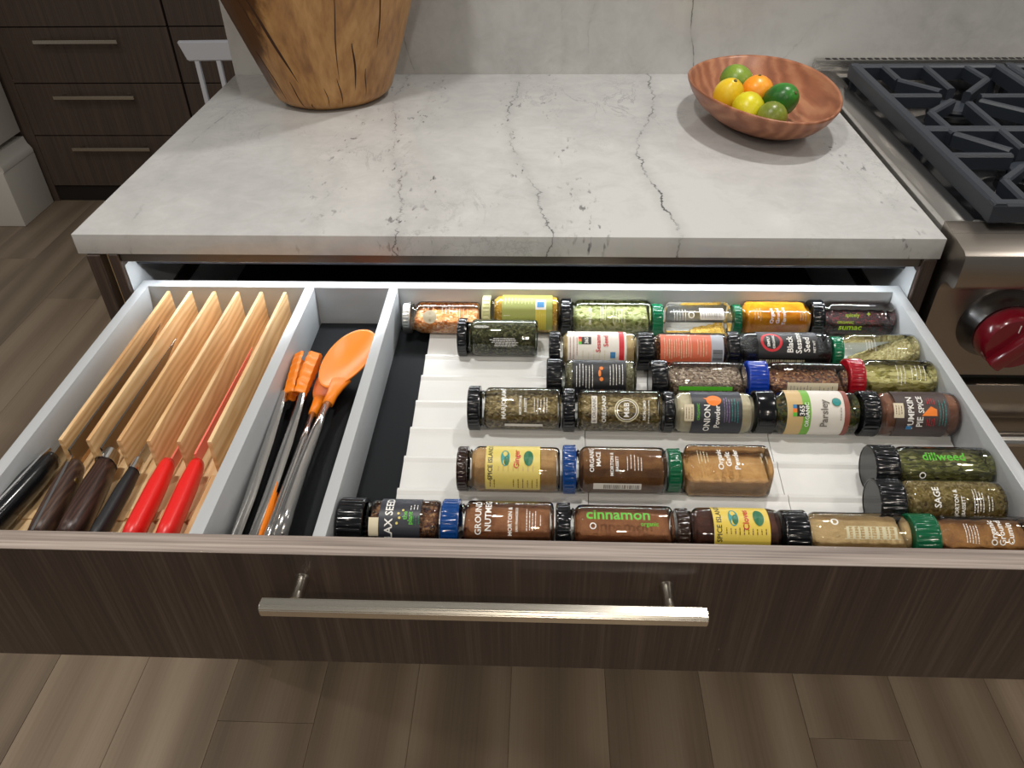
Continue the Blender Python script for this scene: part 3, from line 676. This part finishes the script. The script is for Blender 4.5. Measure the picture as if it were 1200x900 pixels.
# ------------------------------------------------------------------ spice jars
TXT = {}
def text_mesh(s, size):
    k = s
    if k not in TXT:
        cu = bpy.data.curves.new('t', 'FONT'); cu.body = s; cu.size = 1; cu.resolution_u = 2; cu.offset = .018; cu.align_x = 'CENTER'; cu.align_y = 'CENTER'
        ob = bpy.data.objects.new('t', cu); me = bpy.data.meshes.new_from_object(ob)
        TXT[k] = ([tuple(v.co[:2]) for v in me.vertices], [tuple(p.vertices) for p in me.polygons])
        bpy.data.objects.remove(ob); bpy.data.curves.remove(cu); bpy.data.meshes.remove(me)
    return [(x*size, y*size) for x, y in TXT[k][0]], TXT[k][1]
def sec(phi, r, p):
    """cross-section point: phi from the viewer side (-Y) up"""
    c, s = -math.cos(phi), math.sin(phi); k = (abs(c)**p+abs(s)**p)**(-1/p) if p > 2 else 1.
    return r*c*k, r*s*k
def jar(label, x, y, L, r=.0225, sq=False, lid=('lid_black', .013, None, 1), glassm='glass_clear', fill=None, level=.8, level2=None, decor=(), rz=0., neck=.008, fillx=(0, 1), name='spice_jar', lidface=None):
    p = 5.0 if sq else 2.0
    rr = r if not sq else r
    t = thing(name, label, 'jar', (x, y, ZJ+r), rz, 'spice jars lying in the open drawer')
    lm, ll, lr, ribs = lid; lr = lr or r*.97; lr = min(lr, r+.0012)
    # glass body
    prof = [(ll-.002, r*.80, 0), (ll+.0015, r*.80, 0), (ll+.0022, r*.86, 0), (ll+.0034, r*.86, 0), (ll+.004, r*.80, 0), (ll+neck*.55, r*.80, 0), (ll+neck*.8, r*.90, .4), (ll+neck, r*.965, .8), (ll+neck+.003, r, 1),
            (L-.006, r, 1), (L-.003, r*.985, 1), (L-.001, r*.93, .9), (L, r*.80, .8), (L-.0012, r*.6, .5)]
    n = 40; rings = []
    for (xx, q, f) in prof:
        pp = 2+(p-2)*f; rings.append([(xx, *sec(2*math.pi*i/n, q, pp)) for i in range(n)])
    bm = grid_rings(bmesh.new(), rings, caps=(False, True)); link('glass_body', bm, glassm, t, 'all' if not sq else True)
    # contents
    if fill:
        lv2 = level if level2 is None else level2; rings = []; fx0, fx1 = ll+.0045, L-.0035; fx0, fx1 = fx0+(fx1-fx0)*fillx[0], fx0+(fx1-fx0)*fillx[1]; m = 16
        ri = r-.0012
        for k in range(m+1):
            f = k/m; xx = fx0+(fx1-fx0)*f; q = ri
            if xx < ll+neck+.002: q = ri*(.80+.2*max(0, (xx-ll-.004)/(neck-.002)))
            if k == m: q = ri*.93
            h = -r+2*r*(level+(lv2-level)*f)*(.80 if max(level, lv2) < .9 else .95)+.0006*math.sin(k*1.9+x*90); pp = 2+(p-2)*(1 if xx > ll+neck else 0)
            ring = []
            for i in range(n):
                a, b = sec(2*math.pi*i/n, q, pp)
                if b > h: b = h+.0005*math.sin(i*2.3+k)
                ring.append((xx, a, b))
            rings.append(ring)
        link('contents', grid_rings(bmesh.new(), rings), fill, t, 'all')
    # lid
    nr = 120; rings = []
    for (xx, q, rb) in ((.0006, .62*lr, 0), (.0006, .9*lr, 0), (0, .925*lr, 0), (.0003, .965*lr, 0), (.0015, lr, .3), (.0025, lr, 1), (ll-.002, lr, 1), (ll-.0016, lr*1.012, 0), (ll, lr*1.012, 0), (ll, lr*.84, 0)):
        rings.append([(xx, *sec(2*math.pi*i/nr, q-(rb*ribs*.0006 if i % 4 < 2 else 0), 2)) for i in range(nr)])
    lo = link('lid', grid_rings(bmesh.new(), rings, caps=(True, False)), lm, t, True)
    # printed parts
    acc = {}
    def put(mat, role, verts, faces):
        V, F = acc.setdefault((role, mat), ([], [])); o = len(V); V.extend(verts); F.extend(tuple(i+o for i in f) for f in faces)
    lay = [0]
    def pos(xx, phi, off): a, b = sec(phi, r+off, p); return (xx, a, b)
    for d in decor:
        kd = d[0]; lay[0] += 1; off = .00025+.00009*lay[0]
        if kd == 'lab':
            _, x0, x1, a0, a1, mat = d; m = max(2, int(abs(a1-a0)/6)); V = []; F = []
            for j in range(m+1):
                ph = R(a0+(a1-a0)*j/m); V += [pos(x0, ph, off), pos(x1, ph, off)]
            for j in range(m): F.append((2*j, 2*j+1, 2*j+3, 2*j+2))
            put(mat, 'label', V, F)
        elif kd in ('ring', 'axis'):
            _, s, xc, ac, size, mat = d; vs, fs = text_mesh(s, size)
            put(mat, 'lettering', [pos(xc-v, R(ac)+u/r, off) if kd == 'ring' else pos(xc+u, R(ac)+v/r, off) for u, v in vs], fs)
        elif kd == 'disc':
            _, xc, ac, q, mat = d[:5]; q2 = d[5] if len(d) > 5 else q; m = 22
            V = [pos(xc, R(ac), off)]+[pos(xc+q*math.cos(2*math.pi*i/m), R(ac)+q2*math.sin(2*math.pi*i/m)/r, off) for i in range(m)]
            put(mat, 'emblem', V, [(0, 1+i, 1+(i+1) % m) for i in range(m)])
        elif kd == 'hoop':
            _, xc, ac, q, q2, mat = d; m = 28; V = []; F = []
            for i in range(m):
                for w_ in (q, q2): V.append(pos(xc+w_*math.cos(2*math.pi*i/m), R(ac)+w_*math.sin(2*math.pi*i/m)/r, off))
            for i in range(m): j = (i+1) % m; F.append((2*i, 2*i+1, 2*j+1, 2*j))
            put(mat, 'emblem', V, F)
        elif kd == 'poly':
            _, pts, mat = d; V = [pos(a, R(b), off) for a, b in pts]; put(mat, 'emblem', V, [tuple(range(len(V)))])
        elif kd == 'fine':       # unreadably small print: broken hairlines running round the jar
            _, x0, x1, cnt, a0, a1, mat = d; rn = random.Random(hash((round(x0*1e4), round(x*1e4), cnt)) & 0xffff); V = []; F = []
            for q in range(cnt):
                xx = x0+(x1-x0)*(q/(max(1, cnt-1))); a = a0+rn.random()*(a1-a0)*.15; e = a1-rn.random()*(a1-a0)*.2; hw_ = .00036
                while a < e:
                    b = min(e, a+2+rn.random()*6); o = len(V)
                    V += [pos(xx-hw_, R(a), off), pos(xx+hw_, R(a), off), pos(xx+hw_, R(b), off), pos(xx-hw_, R(b), off)]; F.append((o, o+1, o+2, o+3)); a = b+1.6
            put(mat, 'lettering', V, F)
        elif kd == 'fineaxis':
            _, x0, x1, a0, a1, cnt, mat = d; rn = random.Random(cnt*97+int(x*1e4)); V = []; F = []
            for q in range(cnt):
                ph = R(a0+(a1-a0)*q/(max(1, cnt-1))); a = x0+rn.random()*(x1-x0)*.2; e = x1-rn.random()*(x1-x0)*.2; hw_ = .00034/r
                while a < e:
                    b = min(e, a+.001+rn.random()*.003); o = len(V)
                    V += [pos(a, ph-hw_, off), pos(b, ph-hw_, off), pos(b, ph+hw_, off), pos(a, ph+hw_, off)]; F.append((o, o+1, o+2, o+3)); a = b+.0007
            put(mat, 'lettering', V, F)
        elif kd == 'bars':       # barcode stripes
            _, x0, x1, a0, a1, cnt, mat, way = d; rn = random.Random(cnt); V = []; F = []
            for q in range(cnt):
                o = len(V); f0 = q/cnt; f1 = f0+(.25+.45*rn.random())/cnt
                if way == 'x': xa, xb, pa, pb = x0+(x1-x0)*f0, x0+(x1-x0)*f1, a0, a1
                else: xa, xb, pa, pb = x0, x1, a0+(a1-a0)*f0, a0+(a1-a0)*f1
                m = 5
                for j in range(m+1): ph = R(pa+(pb-pa)*j/m); V += [pos(xa, ph, off), pos(xb, ph, off)]
                F += [(o+2*j, o+2*j+1, o+2*j+3, o+2*j+2) for j in range(m)]
            put(mat, 'barcode', V, F)
    for (role, mat), (V, F) in acc.items():
        me = bpy.data.meshes.new(role); me.from_pydata(V, [], F); me.update(); link(role, me, mat, t, 'all' if role == 'label' else False)
    return t
GR = 'lid_green'; BK = 'lid_black'
def J(x0, x1): return x0+.0008, x1-x0-.0016
W = 'ink_white'
# --- back row
x, L = J(.407, .507)
jar('small jar of orange seed mix with a silver screw lid, far back left', x, -.009, L, .0212, lid=('lid_silver', .010, None, 1), fill='fill_seed_mix', level=.72, neck=.010,
    decor=[('disc', .036, 36, .0088, 'pap_cream'), ('fine', .052, .070, 5, 45, 78, W), ('fine', .028, .040, 3, 62, 85, W), ('fine', .074, .084, 3, 30, 70, W)])
x, L = J(.509, .610)
jar('jar with olive green wraparound label and yellow patterned band, back row', x, -.004, L, .0245, lid=('lid_yellow', .011, None, 1), fill='fill_gold_seed', level=.95,
    decor=[('lab', .026, .090, -20, 120, 'pap_olive'), ('lab', .0685, .0820, -20, 47, 'pap_gold'), ('lab', .0685, .0820, 47, 80, 'pap_white'), ('lab', .0705, .0795, 54, 72, 'ink_blue'), ('fine', .030, .064, 9, 62, 92, 'ink_cream'),
           ('bars', .028, .055, 28, 30, 1, 'ink_cream', 'x'), ('fine', .0695, .0812, 6, -10, 44, 'pap_yellow')])
x, L = J(.610, .726)
jar('jar of pale green dried leaves with black lid, back row', x, -.006, L, .0228, lid=(BK, .0125, .0236, 1), fill='fill_leaf_green', level=.80,
    decor=[('ring', 'ORGANIC', .037, 35, .0048, W), ('fine', .050, .056, 3, 20, 75, W), ('fine', .066, .080, 5, 10, 60, W)])
x, L = J(.7265, .8275)
jar('nearly empty clear square jar with barcode sticker and green lid', x-.0005, -.009, L, .0205, sq=True, lid=(GR, .0130, .0210, 1), fill='fill_gold_seed', level=.02, level2=.16, fillx=(.45, 1),
    decor=[('lab', .058, .088, 36, 82, 'pap_white'), ('bars', .060, .086, 40, 78, 22, 'ink_grey', 'x'), ('fine', .026, .040, 5, 28, 78, W), ('hoop', .047, 50, .0028, .0038, W)])
x, L = J(.8285, .925)
jar('square jar packed with bright yellow orange turmeric powder', x, -.007, L, .0208, sq=True, lid=('lid_deepgreen', .0095, .0200, 1), fill='fill_turmeric', level=.97, glassm='glass_green',
    decor=[('ring', 'Organic', .045, 50, .0062, W), ('ring', 'Ground', .0525, 50, .0062, W), ('ring', 'Turmeric', .060, 50, .0062, W), ('fine', .024, .031, 3, 30, 80, 'ink_cream'), ('fine', .080, .086, 3, 30, 70, 'ink_cream')])
x, L = J(.926, 1.031)
jar('jar of dark burgundy sumac with lime green lettering, back right corner', x, -.003, L, .0225, lid=(BK, .0150, .0232, 1), fill='fill_sumac', level=.66,
    decor=[('axis', 'sumac', .047, 2, .0115, 'ink_lime'), ('axis', 'ORGANIC', .040, 19, .0045, 'ink_lime'), ('axis', 'spicely', .048, 42, .0066, 'ink_lime'), ('axis', '+', .068, 45, .009, 'ink_lime')])
# --- second row
x, L = J(.482, .583)
jar('short jar of dark grey green dried herb, alone at the left of row two', x, -.0555, L, .0230, lid=(BK, .0115, .0240, 1), fill='fill_herb_dark', level=.93, glassm='glass_green',
    decor=[('fineaxis', .020, .040, 66, 72, 3, W), ('fineaxis', .040, .078, 8, 32, 7, W)])
x, L = J(.595, .701)
jar('sesame seed jar with white label, red band and black lid', x, -.081, L, .0228, lid=(BK, .0130, .0236, 1), fill='fill_sesame', level=.95,
    decor=[('lab', .022, .092, -30, 130, 'pap_white'), ('lab', .083, .0890, -30, 130, 'ink_red'), ('lab', .0350, .0500, 54, 80, 'ink_black'), ('lab', .0350, .0385, 54, 63, 'ink_green'), ('lab', .0350, .0385, 63, 72, 'ink_orange'), ('lab', .0350, .0385, 72, 80, 'ink_red'),
           ('ring', '365', .0445, 67, .0060, W), ('ring', 'Sesame', .0585, 60, .0078, 'ink_red'), ('ring', 'Seed', .0675, 66, .0078, 'ink_red'), ('lab', .0725, .0785, 14, 32, 'ink_blue'), ('fine', .025, .033, 3, 10, 90, 'ink_maroon'), ('fine', .040, .066, 5, 5, 38, 'ink_cream')])
x, L = J(.701, .808)
jar('jar with orange red text label and grey barcode, tall black ribbed lid', x, -.080, L, .0225, lid=(BK, .0185, .0237, 1), fill='fill_peppercorn', level=.9,
    decor=[('lab', .026, .086, 0, 95, 'pap_orange'), ('lab', .086, .1005, 0, 95, 'pap_grey'), ('fine', .031, .062, 12, 12, 82, 'ink_cream'), ('fine', .070, .080, 4, 20, 82, 'ink_cream'), ('bars', .0875, .099, 8, 42, 12, 'ink_black', 'p')])
x, L = J(.808, .931)
jar('black sesame seed jar with black label and red ring emblem', x, -.078, L, .0228, lid=(BK, .0125, .0236, 1), fill='fill_black_seed', level=.86, 
    decor=[('lab', .034, .104, 14, 140, 'pap_black'), ('hoop', .050, 66, .0098, .0128, 'ink_red'), ('ring', 'SIMPLY', .0465, 66, .0045, W), ('ring', 'ORGANIC', .0525, 66, .0040, W), ('ring', 'Black', .0715, 57, .0098, W), ('ring', 'Sesame', .0815, 66, .0098, W), ('ring', 'Seed', .0910, 57, .0098, W), ('ring', 'NET WT', .0995, 50, .0038, W),
           ('bars', .036, .090, -6, 10, 22, 'ink_cream', 'x')])
x, L = J(.932, 1.0325)
jar('pale glass jar with a slanted pile of tan herb, small green lid', x, -.079, L, .0228, lid=(GR, .0115, .0190, 1), fill='fill_tan_herb', level=.02, level2=.89, fillx=(.22, 1), glassm='glass_green', neck=.010,
    decor=[('fine', .036, .046, 4, 40, 80, W), ('fine', .060, .080, 6, 20, 60, 'ink_cream')])
# --- third row
x, L = J(.592, .696)
jar('jar with black back label full of small white print, black lid', x, -.138, L, .0228, lid=(BK, .0175, .0236, 1), fill='fill_herb_grey', level=.93, glassm='glass_green',
    decor=[('lab', .029, .090, -10, 110, 'pap_black'), ('fine', .034, .052, 6, 10, 88, W), ('fine', .072, .086, 5, 20, 88, W), ('disc', .062, 70, .0022, 'ink_orange'), ('disc', .060, 55, .0016, 'ink_orange', .004), ('disc', .062, 38, .0022, 'ink_orange')])
x, L = J(.711, .8195)
jar('jar of grey brown speckled seasoning with a thin green stripe', x, -.139, L, .0228, lid=(BK, .0175, .0237, 1), fill='fill_speckle', level=.80,
    decor=[('lab', .030, .090, 10, 22, 'ink_green'), ('fineaxis', .030, .085, 26, 32, 2, 'ink_grey')])
x, L = J(.8205, .9325)
jar('jar with bright blue lid and beige back label, third row', x, -.137, L, .0222, lid=('lid_blue', .0215, .0232, 1), fill='fill_peppercorn', level=.72,
    decor=[('lab', .042, .098, -20, 34, 'pap_cream'), ('fine', .046, .068, 7, -10, 28, 'ink_grey'), ('fine', .078, .092, 4, -10, 26, 'ink_grey')])
x, L = J(.9335, 1.0325)
jar('jar of yellow green seeds with a red lid by the drawer side', x, -.132, L, .0228, lid=('lid_red', .0170, .0237, 1), fill='fill_fennel', level=.80, glassm='glass_green',
    decor=[('fine', .052, .060, 3, 20, 85, W), ('fine', .068, .082, 4, 30, 85, W)])
# --- fourth row
x, L = J(.506, .6095)
jar('marjoram jar with black lid at the left end of row four', x, -.194, L, .0235, lid=(BK, .0135, .0245, 1), fill='fill_herb_olive', level=.78,
    decor=[('ring', 'MARJORAM', .040, 54, .0068, W), ('ring', 'MORTON &', .058, 50, .0040, W), ('ring', 'BASSETT', .0635, 50, .0040, W), ('fine', .073, .080, 3, 25, 72, W), ('fine', .0835, .0865, 2, 25, 78, W), ('lab', .041, .082, -12, -3, 'pap_white')])
x, L = J(.610, .7185)
jar('oregano jar with white wreath emblem on clear glass', x, -.195, L, .0232, lid=(BK, .0128, .0242, 1), fill='fill_herb_olive', level=.84,
    decor=[('lab', .0305, .0365, 4, 82, 'pap_white'), ('ring', '& ORGANIC', .0335, 42, .0052, 'ink_grey'), ('ring', 'OREGANO', .0440, 45, .0062, W), ('hoop', .0680, 42, .0100, .0108, W), ('hoop', .0680, 42, .0118, .0132, 'ink_cream'), ('ring', 'M&B', .0680, 42, .0080, W), ('ring', 'NON-GMO', .0870, 42, .0042, W), ('fine', .0915, .0930, 1, 5, 80, W)])
x, L = J(.7190, .8165)
jar('onion powder jar with slate label and orange onion drawing', x, -.1955, L, .0228, lid=(BK, .0098, .0228, 1), fill='fill_onion', level=.94,
    decor=[('lab', .0285, .0820, -40, 140, 'pap_slate'), ('lab', .0205, .0305, 16, 62, 'pap_cream'), ('fine', .0225, .0285, 3, 20, 58, 'ink_brown'), ('ring', 'ORGANIC', .0355, 42, .0040, 'ink_green'), ('ring', 'ONION', .0450, 22, .0092, W), ('ring', 'Powder', .0555, 28, .0080, W),
           ('disc', .0520, 74, .0080, 'ink_orange', .0064), ('poly', [(.041, 80), (.047, 82), (.047, 72), (.0435, 76)], 'ink_orange'), ('fine', .0630, .0680, 3, 10, 90, 'ink_purple'), ('fine', .0710, .0770, 3, 10, 85, 'ink_teal')])
x, L = J(.8175, .9275)
jar('parsley jar with white label, green band and glossy black lid', x, -.1945, L, .0238, lid=(BK, .0190, .0238, 0), fill='fill_parsley', level=.84, neck=.009,
    decor=[('lab', .0305, .0960, -40, 140, 'pap_white'), ('lab', .0305, .0475, -40, 140, 'pap_tan'), ('lab', .0470, .0555, -40, 140, 'pap_green'), ('lab', .0905, .0960, -40, 140, 'ink_maroon'),
           ('lab', .0365, .0505, 30, 60, 'ink_black'), ('lab', .0365, .0405, 50, 60, 'ink_blue'), ('lab', .0365, .0405, 40, 50, 'ink_orange'), ('lab', .0365, .0405, 30, 40, 'ink_green'), ('ring', '365', .0462, 45, .0072, W),
           ('ring', 'ORGANIC', .0515, 34, .0058, W), ('ring', 'Parsley', .0695, 38, .0105, 'ink_grey'), ('disc', .0825, 68, .0042, 'ink_teal'), ('hoop', .0825, 68, .0042, .0047, 'ink_dkgreen'), ('fine', .0865, .0870, 1, 20, 55, 'ink_grey')])
x, L = J(.9285, 1.0325)
jar('pumpkin pie spice jar with brown label and orange slice drawing', x, -.195, L, .0240, lid=(BK, .0175, .0248, 1), fill='fill_pumpkin', level=.96,
    decor=[('lab', .0330, .0880, -40, 140, 'pap_brown'), ('lab', .0305, .0410, 30, 68, 'pap_cream'), ('fine', .0330, .0385, 3, 36, 62, 'ink_brown'), ('ring', 'PUMPKIN', .0485, 44, .0088, W), ('ring', 'PIE', .0580, 20, .0090, W), ('ring', 'SPICE', .0590, 66, .0082, W),
           ('poly', [(.0590, 36), (.0750, 36), (.0750, 52), (.0690, 60)], 'ink_orange'), ('fine', .0650, .0720, 4, 8, 32, 'ink_red'), ('fine', .0660, .0730, 4, 64, 84, 'ink_red'), ('fine', .0780, .0840, 3, 5, 85, 'ink_teal'), ('lab', .0440, .0500, 0, 10, 'ink_blue')])
# --- fifth row
x, L = J(.503, .6075)
jar('ginger jar with yellow picture label and brown screw lid', x, -.290, L, .0232, lid=('lid_brown', .0105, .0225, 1), fill='fill_ginger', level=.97, neck=.0085,
    decor=[('lab', .0290, .0830, -12, 140, 'pap_yellow'), ('ring', 'SPICE ISLANDS', .0340, 68, .0062, 'ink_black'), ('disc', .0485, 74, .0045, 'ink_teal', .0090), ('disc', .0500, 66, .0028, 'ink_dkgreen', .005), ('ring', 'Ginger', .0600, 72, .0075, 'ink_red'), ('disc', .0715, 74, .0048, 'ink_dkgreen', .0085),
           ('fine', .0420, .0760, 8, 40, 54, 'pap_tan'), ('fine', .0340, .0380, 2, -5, 22, 'ink_brown'), ('fine', .0570, .0800, 6, -5, 24, 'ink_brown')])
x, L = J(.6085, .7125)
jar('brown ground spice jar with navy blue lid and barcode strip', x, -.289, L, .0236, lid=('lid_navy', .0128, .0246, 1), fill='fill_mace', level=.90,
    decor=[('ring', 'ORGANIC', .0285, 72, .0060, W), ('ring', 'MACE', .0350, 72, .0062, W), ('ring', 'MORTON &', .0480, 60, .0046, W), ('ring', 'BASSETT', .0530, 60, .0040, W), ('fine', .0630, .0700, 3, 42, 84, W), ('fine', .0735, .0765, 2, 40, 80, W), ('lab', .0300, .0770, -6, 12, 'pap_white'), ('bars', .0400, .0760, -4, 8, 20, 'ink_grey', 'x')])
x, L = J(.7130, .8165)
jar('square jar of tan garlic powder with ribbed green lid', x, -.2855, L, .0215, sq=True, lid=('lid_deepgreen', .0125, .0220, 1), fill='fill_garlic', level=.74, rz=R(0),
    decor=[('ring', 'Organic', .0500, 78, .0074, W), ('ring', 'Garlic', .0580, 78, .0074, W), ('ring', 'Powder', .0660, 78, .0074, W), ('fine', .0290, .0380, 4, 60, 105, 'ink_cream'), ('fine', .0900, .0950, 2, 62, 92, 'ink_cream')])
x, L = J(.9150, 1.0325)
jar('dillweed jar with wide black lid seen on its flat end', x, -.2790, L, .0226, lid=(BK, .0230, .0236, 1), fill='fill_dill', level=.88, glassm='glass_green',
    decor=[('axis', 'dillweed', .066, 76, .0125, 'ink_green'), ('hoop', .0440, 28, .0022, .0032, W)])
x, L = J(.9040, 1.0230)
jar('sage jar with wide black lid, in front of the dillweed jar', x, -.3262, L, .0226, lid=(BK, .0235, .0232, 1), fill='fill_sage', level=.96,
    decor=[('ring', 'SAGE', .0520, 62, .0086, W), ('ring', 'MORTON &', .0690, 46, .0052, W), ('ring', 'BASSETT', .0750, 42, .0046, W), ('fine', .0850, .0930, 4, 25, 85, W), ('fine', .0980, .1010, 2, 30, 70, W)])
# --- front row
YR = -.3715
x, L = J(.3990, .4955)
jar('flax seed jar with dark label and tall black lid, leftmost in front row', x-.0, YR+.006, L, .0230, lid=(BK, .0245, .0240, 1), fill='fill_peppercorn', level=.86,
    decor=[('lab', .0400, .0780, -20, 140, 'pap_slate'), ('ring', 'FLAX SEED', .0495, 62, .0100, W), ('lab', .0310, .0400, 20, 62, 'pap_cream'), ('ring', 'the', .0640, 68, .0060, 'ink_green'), ('ring', 'plant', .0690, 62, .0060, 'ink_green'), ('disc', .0590, 62, .0012, 'pap_yellow'), ('disc', .0580, 72, .0012, 'pap_yellow'), ('disc', .0620, 80, .0012, 'pap_yellow'), ('disc', .0570, 50, .0012, 'pap_yellow'),
           ('fine', .0690, .0750, 3, 80, 96, W), ('fine', .0720, .0770, 3, 45, 70, 'ink_dkgreen')])
x, L = J(.4955, .6010)
jar('ground nutmeg jar with navy blue lid in the front row', x, YR+.0060, L, .0232, lid=('lid_navy', .0165, .0242, 1), fill='fill_nutmeg', level=.84,
    decor=[('ring', 'GROUND', .0350, 70, .0080, W), ('ring', 'NUTMEG', .0440, 76, .0080, W), ('ring', 'MORTON &', .0640, 60, .0052, W), ('ring', 'SAN FRANCISCO', .0700, 64, .0030, W), ('fine', .0790, .0870, 4, 38, 88, W), ('fine', .0915, .0920, 1, 45, 80, W)])
x, L = J(.6015, .7105)
jar('cinnamon jar with soft green lettering and black lid, front row', x, YR+.0045, L, .0226, lid=(BK, .0128, .0240, 1), fill='fill_cinnamon', level=.84,
    decor=[('axis', 'cinnamon', .0560, 84, .0150, 'ink_green'), ('axis', 'organic', .0840, 62, .0055, 'ink_green'), ('hoop', .0330, 56, .0020, .0030, W)])
x, L = J(.7110, .8060)
jar('clove jar with yellow picture label and brown lid, front row', x, YR+.0035, L, .0226, lid=('lid_brown', .0110, .0215, 1), fill='fill_clove', level=.90,
    decor=[('lab', .0320, .0820, -10, 140, 'pap_yellow2'), ('ring', 'SPICE ISLANDS', .0370, 80, .0064, 'ink_black'), ('disc', .0500, 86, .0045, 'ink_teal', .0090), ('disc', .0515, 80, .0028, 'ink_dkgreen', .005), ('ring', 'Cloves', .0610, 82, .0078, 'ink_red'), ('disc', .0725, 86, .0048, 'ink_dkgreen', .0085), ('fine', .0430, .0780, 10, 44, 60, 'ink_brown')])
x, L = J(.8070, .9200)
jar('jar of pale tan powder with faint white grid print, front row', x, YR+.0020, L, .0222, lid=(BK, .0215, .0232, 1), fill='fill_coriander', level=.80,
    decor=[('hoop', .0440, 84, .0022, .0034, W), ('fineaxis', .0500, .1000, 44, 72, 6, 'ink_cream'), ('bars', .0530, .1000, 44, 72, 9, 'ink_cream', 'x')])
x, L = J(.9205, 1.0325)
jar('ground cumin jar with dark green lid in the front right corner', x, YR+.0010, L, .0220, lid=('lid_deepgreen', .0220, .0230, 1), fill='fill_cumin', level=.78, sq=False,
    decor=[('ring', 'Organic', .0680, 68, .0076, W), ('ring', 'Ground', .0750, 68, .0076, W), ('ring', 'Cumin', .0825, 66, .0076, W), ('fine', .0440, .0540, 5, 40, 88, W), ('fine', .1000, .1040, 2, 45, 80, W)])
